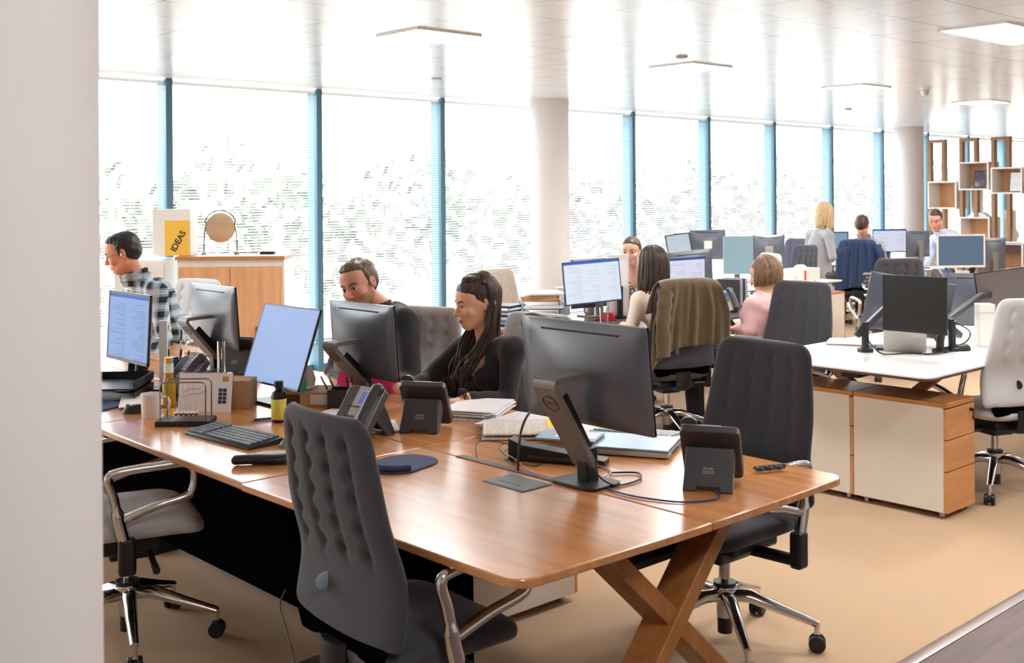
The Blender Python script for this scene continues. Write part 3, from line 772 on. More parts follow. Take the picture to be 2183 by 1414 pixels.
MB().prism(rect_path(.20, .27, .09, 10), 0, .006).build('mat', M['navy'], t, bevel=.002)
MB().tube(smooth_path([(-.085, -.06, .012), (-.04, -.11, .014), (.04, -.11, .014), (.085, -.06, .012)], 5), .012, 10).build('wrist_rest', M['navy'], t)
t = thing('mouse_mat', 'navy mouse mat by the big column', 'mouse mat', (1.93, 4.80, TZ), .4)
MB().prism(rect_path(.22, .24, .08, 8), 0, .008).build('mat', M['navy'], t, bevel=.002)
mug('plain white mug behind the pendulum toy', (2.01, 4.40, TZ), math.radians(-40))
mug('pale mug beside the navy pen holder in front of the plaid shirt', (2.70, 5.42, TZ), math.radians(-40))
# clicking-balls toy
t = thing('pendulum_toy', 'steel ball pendulum toy on a black base', 'desk toy', (2.05, 4.165, TZ), math.radians(-42))
b_ = MB().box((0, 0, .0105), (.215, .125, .021)).build('base', M['black'], t, bevel=.002)
for y in (-.045, .045):
    MB().tube(smooth_path([(-.09, y, .02), (-.09, y, .10), (-.09, y, .158), (-.078, y, .171), (-.05, y, .173), (0, y, .173), (.05, y, .173), (.078, y, .171), (.09, y, .158), (.09, y, .10), (.09, y, .02)], 4), .0028, 8).build('frame', M['steel'], t)
for i in range(5):
    x = -.04 + .02 * i
    bl = MB().ball((x, 0, .042), .0098, 16, 10).build('ball', M['chrome'], t)
    for y in (-.045, .045): MB().cyl((x, 0, .05), (x, y, .172), .0004, n=4).build('string', M['wire_grey'], bl)
# desk calendar
t = thing('desk_calendar', 'white desk calendar with a grid of navy squares and an orange stamp', 'calendar', (2.215, 4.335, TZ), math.radians(-50))
R_ = Matrix.Rotation(math.radians(-10), 4, 'X')
p = MB(); p.M = R_; p.box((0, 0, .082), (.235, .003, .164)); p.build('page', M['paper'], t)
p = MB(); p.M = Matrix.Translation((0, .07, 0)) @ Matrix.Rotation(math.radians(14), 4, 'X'); p.box((0, 0, .083), (.235, .003, .166)); p.build('backing', M['card'], t)
p = MB(); p.M = R_
for i in range(2):
    for j in range(4): p.box((.068 + .019 * i, -.002, .044 + .0165 * j), (.016, .001, .014))
p.build('squares', mat('navy_print', '2c3a66', .7), t, smooth=0)
p = MB(); p.M = R_; p.box((.088, -.002, .140), (.026, .001, .022)); p.build('stamp', mat('orange_print', 'c99a45', .7), t)
p = MB(); p.M = R_; p.box((-.01, -.002, .143), (.006, .001, .006)); p.build('mark', mat('yellow_print', 'e4cf4f', .7), t)
p = MB(); p.M = R_; p.tube(smooth_path([(-.09, -.002, .085), (-.065, -.002, .10), (-.04, -.002, .095), (-.02, -.002, .102)], 4), .0012, 6)
p.tube(smooth_path([(-.10, -.002, .06), (-.06, -.002, .075), (-.03, -.002, .078), (0, -.002, .09)], 4), .001, 6); p.build('drawing', mat('faint_ink', '8d7f78', .8), t)
p = MB(); p.M = R_
for i in range(22): p.tube([(-.11 + .0105 * i + .004 * math.cos(a), .004 * math.sin(a) * 0, .165 + .005 * math.sin(a)) for a in [2*PI*k/10 for k in range(10)]], .0009, 4, closed=True)
p.build('ring_binding', M['steel'], t)
t = thing('cardboard_box', 'plain brown cardboard box behind the calendar', 'box', (2.405, 4.365, TZ), math.radians(-42))
MB().box((0, 0, .058), (.11, .15, .116)).build('body', M['card'], t, bevel=.002)
MB().box((0, -.02, .1175), (.108, .105, .002)).build('flap', M['card'], t)
# oil bottle
t = thing('oil_bottle', 'glass bottle of yellow oil with a gold cap behind the pendulum toy', 'bottle', (2.165, 4.56, TZ))
MB().lathe([(0, 0), (.026, 0), (.028, .01), (.028, .10), (.02, .13), (.019, .15), (0, .15)], n=24).build('body', M['honey'], t)
MB().lathe([(.0195, .15), (.0205, .155), (.0205, .185), (.0195, .19), (0, .19)], n=24).build('label', M['paper'], t)
MB().lathe([(0, .19), (.0185, .19), (.0185, .215), (0, .215)], n=24).build('cap', mat('gold_cap', 'd9a54a', .35, .4), t)
# dark bottle with the yellow label
t = thing('label_bottle', 'dark bottle with a bright yellow label in front of the blank blue screen', 'bottle', (2.335, 3.93, TZ))
MB().lathe([(0, 0), (.028, 0), (.03, .004), (.03, .105), (.026, .122), (.014, .13), (.014, .14), (0, .14)], n=28).build('body', M['dbrown'], t)
MB().lathe([(.0304, .013), (.0308, .014), (.0308, .094), (.0304, .095)], n=28).build('label', M['label_yellow'], t)
MB().lathe([(0, .14), (.018, .14), (.018, .165), (0, .165)], n=20).build('cap', M['black'], t)
t = thing('pen', 'blue ballpoint pen lying beside the yellow labelled bottle', 'pen', (2.325, 4.0, TZ + .0052), math.radians(-12))
MB().cyl((-.06, 0, 0), (.06, 0, 0), .005, n=10).build('barrel', M['blue'], t); MB().cyl((-.075, 0, 0), (-.06, 0, 0), .0015, .004, n=8).build('tip', M['lgrey'], t); MB().box((.035, 0, .005), (.04, .003, .002)).build('clip', M['lgrey'], t)
# low card organiser with trinkets
t = thing('card_drawer', 'flat kraft card drawer box behind the near chair back', 'drawer box', (2.66, 4.22, TZ), math.radians(-47))
MB().box((0, 0, .03), (.24, .20, .06)).build('body', M['card'], t, bevel=.002); MB().box((.07, -.101, .03), (.075, .004, .042)).build('drawer', M['beige'], t)
MB().box((-.06, -.101, .03), (.09, .004, .042)).build('drawer', M['edge'], t)
t = thing('stone_figure', 'little pale stone figure on the card drawer box', 'figurine', (2.665, 4.235, TZ + .06), 0)
MB().box((0, 0, .006), (.07, .05, .012)).build('base', M['cream'], t, bevel=.003); MB().lathe([(0, .012), (.03, .012), (.034, .04), (.024, .075), (.012, .095), (0, .1)], n=14).build('body', mat('pale_stone', 'c9c0b0', .8), t)
tag(MB().prism([(-.02, 0), (.02, 0), (.014, .075), (-.012, .075)], -.004, .004, 'y').build('ruler', M['green'], loc=(2.60, 4.18, TZ + .06)), 'small green set square standing at the corner of the blue screen', 'ruler')
# pen cup
def pen_set(t0, spots, h0, grp, where):
    cols = {'red': 'red', 'black': 'ink', 'yellow': 'yellow', 'blue': 'blue', 'green': 'green', 'pink': 'pink', 'white': 'paper'}
    for i, (x, y, lean, tw, c, ln) in enumerate(spots):
        d = Vector((math.sin(lean) * math.cos(tw), math.sin(lean) * math.sin(tw), math.cos(lean)))
        p0 = Vector((x, y, h0)); t = thing('pen', '%s pen standing in the %s' % (c, where), 'pen', p0, 0, grp)
        MB().cyl((0, 0, 0), d * ln * .8, .004, n=8).build('barrel', M[cols[c]], t); MB().cyl(d * ln * .8, d * ln, .0046, .004, n=8).build('cap', M['ink'] if c != 'black' else M['mgrey'], t)
def open_box(t, w, d, h, m, th=.003):
    MB().box((0, 0, th/2), (w, d, th)).build('bottom', m, t)
    for x, y, a, b in ((-w/2 + th/2, 0, th, d), (w/2 - th/2, 0, th, d), (0, -d/2 + th/2, w, th), (0, d/2 - th/2, w, th)): MB().box((x, y, h/2), (a, b, h)).build('side', m, t)
t = thing('pen_tray', 'black and clear pen tray full of pens beside the slanted monitor stand', 'pen holder', (2.70, 3.98, TZ), math.radians(-50))
open_box(t, .15, .09, .085, M['smoke'] if 'smoke' in M else M['black'])
pen_set(t, [(2.66, 4.0, .5, 2.2, 'black', .15), (2.68, 4.0, .35, 2.6, 'black', .15), (2.70, 3.98, .3, .4, 'yellow', .13), (2.72, 3.97, .4, 1.5, 'blue', .13), (2.69, 3.97, .5, 4.2, 'red', .12), (2.73, 3.95, .3, 5.5, 'pink', .12), (2.71, 3.96, .35, .9, 'red', .12)], TZ + .006, 'pens in the clear pen tray', 'clear pen tray by the monitor stand')
t = thing('pen_holder', 'navy pen holder with coloured pens beside the blue document screen', 'pen holder', (2.50, 5.16, TZ), math.radians(-45))
open_box(t, .11, .08, .115, M['blue'])
MB().box((-.04, .02, .06), (.04, .06, .12)).build('riser', M['blue'], t)
pen_set(t, [(2.47, 5.17, .12, 2, 'green', .16), (2.50, 5.16, .15, 5, 'red', .16), (2.515, 5.14, .2, 5.8, 'red', .15), (2.49, 5.15, .1, 0, 'white', .25)], TZ + .006, 'pens in the navy holder', 'navy pen holder by the blue document screen')
t = thing('clear_tube', 'tall clear acrylic tube in front of the oak cupboard', 'tube', (2.58, 4.87, TZ))
MB().lathe([(.014, 0), (.019, 0), (.019, .22), (.016, .22), (.016, .004), (0, .004)], n=20).build('tube', M['clear'], t)
# pink papers held up behind the monitor
t = thing('pink_folder', 'hot pink paper folder between the monitor stand and the man', 'folder', (2.98, 4.25, TZ), math.radians(-50))
for i, (a, z) in enumerate(((-.5, .05), (-.62, .045))):
    MB().box((0, 0, 0), (.26, .002, .11)).build('sheet', M['pink'], t).matrix_local = Matrix.Translation((.03 * i, .02 * i, z)) @ Matrix.Rotation(a, 4, 'X')
t = sheet_pile('paper_sheet', 'pink and orange papers on the desk under the pen tray', 'paper', (2.64, 3.86, TZ), .6, 3, .17, .22, [M['orange'], M['pink'], M['paper']], .03, th=.002)
sheet_pile('notepad', 'white notepad with pink slips between the two desk phones', 'notepad', (2.56, 3.55, TZ), math.radians(-30), 2, .15, .21, M['paper'], .01, th=.004)
tag(MB().box((0, 0, 0), (.02, .05, .008)).build('eraser', mat('pink_rubber', 'd98398', .7), loc=(2.55, 3.49, TZ + .0125)), 'pink eraser on the notepad between the phones', 'eraser')
# paper piles in front of the woman
sheet_pile('paper_pile', 'thick pile of white papers in front of the woman in black', 'paper pile', (3.02, 3.50, TZ), math.radians(-62), 9, .22, .30, [M['paper'], M['printed']], .018, th=.0045, seed=4)
sheet_pile('paper_pile', 'loose printed sheets between the white pile and the newspaper', 'paper pile', (3.03, 3.24, TZ), math.radians(-75), 4, .22, .30, M['printed'], .03, th=.003, seed=9)
sheet_pile('paper_pile', 'white sheets between the newspaper and the laptop', 'paper pile', (3.09, 2.96, TZ), math.radians(-40), 3, .21, .30, M['paper'], .015, th=.002, seed=2)
t = thing('newspaper', 'folded newspaper with a yellow strip beside the arching cable', 'newspaper', (2.90, 3.07, TZ), math.radians(-42))
def fold(z0, w, d, bulge, m, nm):
    b = MB()
    b.grid(lambda a, c: ((a - .5) * w, (c - .5) * d, z0 + .010 + bulge * math.sin(PI * c) ** .5 * (1 - .3*a)), 10, 10)
    b.grid(lambda a, c: ((a - .5) * w, (c - .5) * d, z0 + .001), 10, 10)
    b.grid(lambda a, c: ((a - .5) * w, -d/2 - .006 * math.sin(PI * c), z0 + .001 + .009 * c), 10, 4)
    b.grid(lambda a, c: ((a - .5) * w, d/2 + .006 * math.sin(PI * c), z0 + .001 + .009 * c), 10, 4)
    return b.build(nm, m, t, smooth=60)
fold(0, .34, .26, .004, M['news'], 'section'); fold(.016, .33, .25, .012, M['news'], 'section')
s_ = MB(); s_.grid(lambda a, c: (.075 + .035 * a, (c - .5) * .20, .0275 + .0125 * math.sin(PI * (c*.8 + .1)) ** .5 * (1 - .3 * (.6 + a * .12))), 3, 10); s_.build('yellow_strip', M['yellow'], t, smooth=0)
# closed laptop, docking box, cables
t = thing('laptop', 'closed grey laptop lying behind the near monitor', 'laptop', (2.97, 2.62, TZ), math.radians(-62))
MB().box((0, 0, .012), (.34, .24, .018)).build('base', M['lgrey'], t, bevel=.004)
MB().box((0, 0, .0255), (.34, .24, .009)).build('lid', mat('laptop_lid', '8ba0b2', .3, .5), t, bevel=.003)
for i in range(4): MB().box((.171, -.06 + .03 * i, .012), (.002, .014, .005)).build('port', M['black'], t)
for x in (-.14, .14):
    for y in (-.1, .1): MB().cyl((x, y, 0), (x, y, .004), .008, n=10).build('foot', M['black'], t)
t = thing('laptop_dock', 'black laptop dock with a sloping side at the foot of the arching cable', 'dock', (2.66, 2.66, TZ), math.radians(-62))
MB().prism([(-.17, 0), (.17, 0), (.17, .02), (.05, .035), (-.12, .055), (-.17, .075)], -.035, .035, 'y').build('body', M['black'], t, bevel=.004)
MB().box((0, -.036, .018), (.2, .002, .01)).build('port_strip', M['dgrey'], t)
t = thing('tablet', 'pale blue folder of papers on the laptop behind the monitor', 'folder', (2.86, 2.80, TZ + .032), math.radians(-62))
MB().box((0, 0, .004), (.22, .16, .008)).build('cover', mat('pale_blue_card', '9fbcd8', .4), t, bevel=.002); MB().box((.03, 0, .0088), (.15, .1, .0014)).build('sheet', M['paper'], t)
cable('black cable arching up out of the desk slot', [(2.472, 2.66, TZ), (2.475, 2.66, .80), (2.50, 2.67, .87), (2.56, 2.69, .915), (2.66, 2.73, .915), (2.78, 2.78, .87), (2.88, 2.84, .80), (2.92, 2.86, .785)], M['wire_black'], .0042)
for i, pts in enumerate([
    [(2.50, 2.90, .738), (2.58, 2.98, .765), (2.66, 2.93, .755), (2.62, 2.80, .739), (2.53, 2.78, .742)],
    [(2.51, 2.72, .738), (2.57, 2.86, .77), (2.68, 2.86, .76), (2.64, 2.72, .739), (2.55, 2.66, .739), (2.54, 2.80, .739)],
    [(2.49, 2.62, .738), (2.52, 2.74, .76), (2.60, 2.88, .739), (2.69, 2.92, .739), (2.72, 2.86, .745)]]):
    cable(['thin black cable loop close to the newspaper', 'thin cable coil beside the arching cable', 'thin grey cable trailing along the desk slot'][i], pts, M['wire_black'] if i < 2 else M['wire_grey'], .0018)
cable('dark blue cable running to the phone with the coiled cord', [(2.53, 2.35, .739), (2.50, 2.24, .739), (2.515, 2.13, .739), (2.56, 2.04, .739), (2.65, 1.995, .739), (2.70, 2.02, .739), (2.725, 2.06, .745)], M['wire_blue'], .0028)
cable('grey cable hanging down beside the near monitor stand', [(2.56, 2.46, .80), (2.60, 2.52, .76), (2.66, 2.54, .74), (2.70, 2.50, .74), (2.66, 2.42, .74), (2.57, 2.39, .742)], M['wire_grey'], .003)
cable('black cable looping round the near monitor foot', [(2.53, 2.36, .84), (2.50, 2.33, .78), (2.55, 2.30, .742), (2.66, 2.30, .74), (2.72, 2.36, .74), (2.66, 2.42, .74)], M['wire_black'], .003)
co = [(3.0 + .001 * i + .012 * math.cos(i * 1.1), 2.085 - .0006 * i + .004 * math.sin(i*.2), .745 + .006 * math.sin(i * 1.1)) for i in range(70)]
co = [Vector((3.0, 2.10, .75)) + Vector((.10 * i / 90, -.045 * i / 90, 0)) + Vector((.3, .8, 0)).normalized() * .009 * math.cos(i * 1.3) + Vector((0, 0, .007 * math.sin(i * 1.3))) for i in range(90)]
o = MB().tube(co, .0035, 6).build('coiled_cord', M['dgrey']); tag(o, 'coiled dark handset cord lying on the wooden desk', 'cord')
# left edge: dark things by the column
t = thing('document_tray', 'black paper trays below the blue document screen', 'tray', (2.12, 5.0, TZ), math.radians(-40))
for z in (0, .05): open_t = MB().box((0, 0, z + .003), (.25, .32, .006)).box((-.123, 0, z + .02), (.004, .32, .035)).box((.123, 0, z + .02), (.004, .32, .035)).box((0, .158, z + .02), (.25, .004, .035)).build('tray', M['black'], t)
for x in (-.12, .12): MB().box((x, .12, .04), (.006, .02, .06)).build('strut', M['black'], t)
sheet_pile('paper_pile', 'white papers and a dark folder in front of the black paper trays', 'paper pile', (2.16, 4.72, TZ), math.radians(-35), 3, .21, .30, [M['paper'], M['black'], M['paper']], .03, th=.004, seed=5)
t = thing('binder_sleeve', 'white upright document sleeve behind the blue document screen', 'document holder', (2.337, 4.975, TZ), math.radians(-35))
MB().box((0, 0, .165), (.036, .02, .33)).build('sleeve', M['paper'], t); MB().box((0, 0, .006), (.09, .09, .012)).build('base', M['black'], t)
# cables and floor box below the desk
cable('pale cable hanging from the desk edge behind the near chair', [(1.80, 2.72, .69), (1.79, 2.74, .55), (1.80, 2.80, .35), (1.84, 2.78, .15), (1.86, 2.70, .02)], M['wire_grey'], .0035, 'cables under the desk')
cable('pale cable winding over the carpet towards the near chair', [(2.0, 3.35, .03), (1.90, 3.22, .06), (1.86, 3.12, .006), (1.82, 2.98, .006), (1.92, 2.85, .006), (1.90, 2.70, .006), (1.80, 2.62, .006)], M['wire_grey'], .003, 'cables under the desk')
cable('dark cable arching from the floor box', [(2.02, 3.30, .02), (2.00, 3.32, .14), (2.03, 3.42, .20), (2.10, 3.50, .22)], M['wire_grey'], .0035, 'cables under the desk')
cable('thin cable curling near the chair arm on the carpet', [(2.20, 2.25, .006), (2.28, 2.20, .006), (2.36, 2.18, .006), (2.40, 2.10, .006), (2.46, 2.10, .01)], M['wire_grey'], .0025, 'cables under the desk')
t = thing('floor_box', 'flat brown floor box lid on the carpet under the desk', 'floor box', (2.0, 3.15, 0), .1)
MB().box((0, 0, .008), (.34, .40, .016)).build('lid', mat('lid_brown', '5c4a3e', .7), t, bevel=.004); MB().box((-.02, .08, .03), (.12, .08, .03)).build('plug', M['black'], t)
# ------------------------------------------------------------------ white benches further back (long side along X)
def white_bench(label, u0, u1, v0, v1, trestles=(), edge=None, top=None, tw=.024, cr=.06):
    t = thing('white_bench', label, 'desk', (u0, v0, 0), 0, 'benches running along the windows')
    W, D = u1 - u0, v1 - v0
    p = [(x + W/2, y + D/2) for x, y in rect_path(W, D, cr)]
    MB().prism(p, TZ - .010, TZ).build('tabletop', top or M['white_gloss'], t, bevel=.002)
    MB().prism([(x * .996 + W*.002, y * .99 + D*.005) for x, y in p], TZ - tw, TZ - .0101).build('table_edge', edge or mat('plum_edge', '6d4a48', .5), t, bevel=.003)
    MB().box((W/2, D/2, TZ - .055), (W - .4, .10, .05)).build('beam', M['black'], t)
    for x in trestles:
        for s in (-1, 1): MB().bar((x, D/2 + s*D*.42, 0), (x, D/2 - s*D*.34, TZ - .03), .05, .06, up=(1, 0, 0)).build('leg', M['wood_leg'], t)
    return t
white_bench('white topped bench with monitor arms and low cream cabinets under it', 5.17, 8.6, 2.60, 3.70, (.55, 3.0))
# low cabinets standing under its near end
pedestal('low cream drawer cabinet with a key in its lock, end of the white bench', (5.345, 2.60, 0), 0, .515, .31, .585)
pedestal('low cream cabinet just behind the one with the key, partly behind the dark chair', (5.345, 3.12, 0), 0, .56, .31, .585)
def mon_at(label, c, rz, scr, **k):
    return monitor(label, (c.x, c.y, TZ), rz, scr, zc=c.z - TZ, **k)
GD = 'monitors on arms on the white bench'
mon_at('switched-off black screen facing the camera on the white bench', W3(5.813, 3.004, 1.026), A90, S['off'], w=.375, h=.315, stand='bars', reach=(W3(5.80, 3.30, 0), [[W3(5.765, 3.335, 0.827), W3(5.948, 3.247, 0.984), W3(5.871, 3.046, 1.029)]]), slot=False, bez=.006, group=GD, frame=M['black'])
mon_at('grey monitor back showing above the switched-off black screen', W3(6.210, 3.251, 0.973), -A90 + .75, S['off'], w=.50, h=.34, stand='arm', reach=(.1, -.28, .22), tilt=.12, roll=.17, group=GD)
mon_at('grey monitor back between the black screen and the brownish screen', W3(7.025, 3.178, 0.956), -A90 + .25, S['off'], w=.46, h=.34, stand='arm', reach=(.0, .10, .2), group=GD)
mon_at('dark brownish screen tilted above the tall white box', W3(7.003, 2.995, 0.993), A90 + .75, mat('screen_off_warm', '6a605e', .6), w=.39, h=.345, stand='bars', reach=(W3(6.178, 2.967, 0), [[W3(6.206, 3.009, 0.908), W3(6.828, 3.089, 1.004), W3(6.957, 3.078, 1.003)], [W3(6.182, 3.004, 0.888), W3(6.339, 2.995, 0.805)]]), roll=.13, slot=False, bez=.006, group=GD)
t = thing('laptop', 'silver open laptop lid seen from behind between the two arm posts', 'laptop', (5.93, 3.16, TZ), math.radians(-62))
MB().box((0, .12, .008), (.25, .2, .014)).build('base', M['black'], t, bevel=.003)
p = MB(); p.M = Matrix.Rotation(math.radians(38), 4, 'X'); p.box((0.03, -.0, .085), (.23, .008, .17)); p.build('lid', mat('silver_lid', 'c2bfba', .35, .4), t, bevel=.003)
mouse('black mouse at the foot of the arm post on the white bench', (6.22, 2.93, TZ), 1.0)
t = thing('white_box', 'tall white upright storage box behind the pale chair', 'box', (6.52, 2.93, TZ), math.radians(-48))
MB().box((0, 0, .125), (.09, .10, .25)).build('body', M['white'], t, bevel=.003); MB().box((.0, -.051, .20), (.085, .003, .001)).build('lid_line', M['mgrey'], t)
sheet_pile('newspaper_pile', 'newspaper lying at the corner of the white bench', 'newspaper', (6.10, 3.50, TZ), .5, 4, .26, .34, [M['news'], M['paper']], .03, th=.004, group=None)
sheet_pile('paper_pile', 'stack of white paper behind the black screen', 'paper pile', (6.72, 3.40, TZ), .2, 12, .22, .3, M['paper'], .006, th=.008)
for i, (pts, lb) in enumerate([([(5.80, 3.28, .80), (5.74, 3.22, .78), (5.75, 3.16, .739), (5.86, 3.10, .739), (5.93, 3.02, .739)], 'black cable at the foot of the arm post by the newspaper'),
    ([(5.90, 3.0, .739), (6.0, 2.94, .745), (6.08, 3.0, .739), (6.18, 3.05, .76), (6.14, 3.08, .85), (6.22, 3.05, .80)], 'black cables bunched beside the silver laptop lid'),
    ([(6.22, 2.98, .90), (6.30, 2.92, .84), (6.33, 2.96, .77), (6.24, 3.02, .739)], 'black cable loop hanging at the arm post by the mouse')]):
    cable(lb, pts, M['wire_black'], .004)
chair('dark grey tufted chair beyond the white bench, next to the girl in pink', M['fab_dark'], (5.95, 3.97, 0), A90, .4, 'dark grey office chairs', soft=True)
chair('pale grey chair with its back turned, beside the cabinet with the key', M['fab_light'], (6.09, 2.685, 0), -.40, .1, 'light grey office chairs', soft=True)

# bench with the women
white_bench('dark bench where the woman in white and the girl in pink work', 5.0, 8.2, 4.97, 5.95, (.4, 2.7), top=mat('dark_worktop', '574847', .3))
mon_at('bright mail screen in front of the woman in white', W3(5.847, 5.490, 1.025), PI - .24, S['mail'], w=.49, h=.31, stand='arm', reach=(-.30, -.08, .24), slot=False, group='lit screens on the second bench', bez=.008, roll=.04, tilt=.08, frame=M['blue'])
mon_at('lit screen behind the brown jacket, in front of a dark monitor back', W3(6.584, 5.218, 1.036), PI - .02, S['sheet'], w=.44, h=.29, stand='arm', reach=(-.26, -.08, .22), slot=False, group='lit screens on the second bench', bez=.007, frame=M['blue'])
mon_at('dark monitor back rising behind the lit screen', W3(6.969, 5.476, 1.040), -.1, S['off'], w=.50, h=.34, stand='post', group='monitor backs on the second bench', roll=-.03)
mon_at('dark monitor top just visible behind the mail screen', W3(6.155, 5.750, 0.987), -.1, S['off'], w=.46, h=.37, stand='post', group='monitor backs on the second bench')
t = thing('paper_screen', 'pale upright papers pinned beside the mail screen', 'papers', (6.16, 5.52, TZ), math.radians(-30))
MB().box((0, 0, .235), (.17, .012, .47)).build('board', M['beige'], t)
MB().box((0, -.0075, .33), (.14, .003, .2)).build('sheet', M['paper'], t); MB().box((0, -.0075, .12), (.14, .003, .14)).build('sheet', M['paper'], t); MB().box((0, .02, .006), (.2, .08, .012)).build('foot', M['black'], t)
t = thing('letter_tray', 'pale blue two storey letter trays heaped with papers', 'letter tray', (5.46, 5.62, TZ), math.radians(-38))
for z in (.03, .125):
    for x in (-.14, .14): MB().box((x, 0, z + .025), (.006, .30, .05)).build('tray_side', M['blue_tray'], t)
    MB().box((0, 0, z), (.28, .30, .006)).build('tray_floor', M['black'], t); MB().box((0, -.152, z + .014), (.28, .006, .02)).build('front_lip', M['paper'], t)
for x in (-.143, .143):
    for y in (-.12, .10): MB().box((x, y, .085), (.02, .045, .17)).build('upright', M['blue_tray'], t)
sheet_pile('folder_pile', 'blue folders lying in the lower letter tray', 'folders', (5.46, 5.62, TZ + .034), math.radians(-38), 4, .24, .28, [M['file_blue'], M['paper'], M['file_blue']], .006, th=.012)
sheet_pile('folder_pile', 'papers and a thick yellow envelope on top of the letter trays', 'papers', (5.46, 5.62, TZ + .175), math.radians(-38), 5, .25, .29, [M['card'], M['card'], mat('buff_envelope', 'd9a55e', .7), M['paper'], M['paper']], .025, th=.012, seed=3)
sheet_pile('paper_pile', 'stack of papers and folders beside the letter trays', 'papers', (5.18, 5.75, TZ), .3, 10, .22, .3, [M['paper'], M['black'], M['paper'], M['file_blue']], .02, th=.016)
mug('white mug with black print between the mail screen and the trays', (6.15, 5.80, TZ), math.radians(190))
t = thing('red_box', 'red hole punch lying below the mail screen', 'hole punch', (6.0, 5.50, TZ), math.radians(-50))
MB().prism([(-.07, 0), (.07, 0), (.06, .05), (-.02, .06)], -.03, .03, 'y').build('body', M['red'], t, bevel=.004); MB().box((0, 0, .003), (.16, .08, .006)).build('base', M['black'], t)
t = thing('water_glass', 'clear drinking glass in front of the red punch', 'glass', (5.80, 5.33, TZ)); MB().lathe([(0, 0), (.028, 0), (.034, .12), (.031, .12), (.026, .006), (0, .006)], n=24).build('tumbler', M['clear'], t)
phone('black and silver desk phone by the arm of the girl in pink', (7.0, 5.18, TZ), PI - .5, faceup=45)
t = thing('wire_rack', 'silver document rack beside the girl in pink', 'rack', (7.55, 5.50, TZ), .3)
for i in range(4): MB().box((-.10 + .065 * i, 0, .11), (.006, .2, .22)).build('divider', M['lgrey'] if i % 2 else M['dgrey'], t)
MB().box((0, 0, .004), (.25, .22, .008)).build('base', M['dgrey'], t)
mouse('black mouse by the elbow of the girl in pink', (6.72, 5.0, TZ), .4)
sheet_pile('paper_pile', 'white sheet with an orange strip at the bench edge beside the jacket', 'papers', (6.50, 4.98, TZ), .2, 2, .30, .2, [M['paper'], M['paper']], .01, th=.002)
chair('beige tufted chair on the far side of the dark bench', M['fab_beige'], (5.75, 6.18, 0), PI + .05, .2, 'light grey office chairs', soft=True)
chair('dark chair with a brown jacket over its back', M['fab_dark'], (5.84, 4.80, 0), -.36, -.45, 'dark grey office chairs')
chair('tan chair the girl in pink sits on', M['fab_beige'], (6.36, 4.42, 0), .55, .2, 'light grey office chairs', soft=True)

# far white bench with the tissue box
white_bench('far white bench with the tissue box and succulent', 7.9, 10.62, 6.28, 7.95, (.5, 2.1), edge=M['mgrey'])
pedestal('cream drawer cabinet under the tissue box bench', (11.0, 6.50, 0), A90, 1.3, .42, .58, 2)
t = thing('tissue_box', 'white tissue box with a red figure printed on its end', 'box', (10.02, 6.42, TZ), .05)
MB().box((0, 0, .075), (.36, .22, .15)).build('carton', M['white'], t, bevel=.004); MB().ball((-.03, 0, .155), (.10, .05, .035), 12, 8).build('tissue', M['paper'], t, smooth=180)
MB().box((-.12, -.111, .085), (.032, .003, .10)).build('print', M['red'], t); MB().box((.08, -.111, .02), (.014, .003, .01)).build('seal', M['ink'], t)
t = thing('succulent_pot', 'little succulent in a terracotta pot on a glass jar', 'plant', (9.55, 6.50, TZ))
MB().lathe([(0, 0), (.045, 0), (.045, .10), (0, .10)], n=20).build('jar', mat('jar_glass', 'cfd6c0', .1), t); MB().lathe([(0, .10), (.04, .10), (.05, .15), (0, .15)], n=20).build('pot', mat('terracotta', 'd0693f', .7), t)
lf = MB()
for i in range(11):
    a = i * 2.4; r_ = .02 + .005 * i; lf.tube([(0, 0, .15), (r_ * math.cos(a), r_ * math.sin(a), .18 + .004 * (11 - i)), (1.5 * r_ * math.cos(a), 1.5 * r_ * math.sin(a), .20 + .006 * (11 - i))], [.008, .009, .001], 6)
lf.build('leaves', M['leafg'], t)
t = thing('yellow_toy', 'small yellow duck shaped toy beside the succulent', 'toy', (9.70, 6.45, TZ)); MB().ball((0, 0, .035), (.05, .035, .035), 12, 8).ball((-.03, 0, .085), (.026, .024, .026), 12, 8).build('body', M['yellow'], t, smooth=180); MB().ball((-.058, 0, .083), (.012, .012, .006), 8, 6).build('beak', M['orange'], t)
t = thing('pen_pot', 'black pen pot beside the succulent on its jar', 'pen holder', (9.37, 6.55, TZ)); MB().lathe([(0, 0), (.04, 0), (.04, .10), (.036, .10), (.036, .005), (0, .005)], n=18).build('pot', M['black'], t)
pen_set(t, [(9.36, 6.55, .15, 1, 'black', .2), (9.38, 6.55, .2, 4, 'black', .19), (9.375, 6.54, .1, 2.5, 'black', .22)], TZ + .01, 'pens in the far black pot', 'far black pot')
GF = 'monitors on the far white bench'
mon_at('pale grey tilted screen in front of the silver monitor back', W3(9.623, 7.721, 1.098), 2.4, mat('screen_pale', '9fb0bd', .3), w=.28, h=.27, tilt=.25, roll=.12, stand='post', slot=False, group=GF, riser=M['black'])
mon_at('silver monitor back on a white foot, behind the pale grey screen', W3(10.016, 7.630, 1.098), -.75, S['off'], w=.40, h=.33, stand='post', group=GF, riser=M['white'])
mon_at('greenish grey screen in the middle of the far white bench', W3(9.604, 6.922, 1.021), PI - .75, mat('screen_teal', '7d97a2', .3), w=.31, h=.40, stand='post', slot=False, group=GF, bez=.004, frame=M['lgrey'])
mon_at('dark monitor back behind the hair of the girl in pink', W3(10.434, 7.109, 1.039), -.75, S['off'], w=.36, h=.33, stand='post', group=GF, riser=M['silver'])
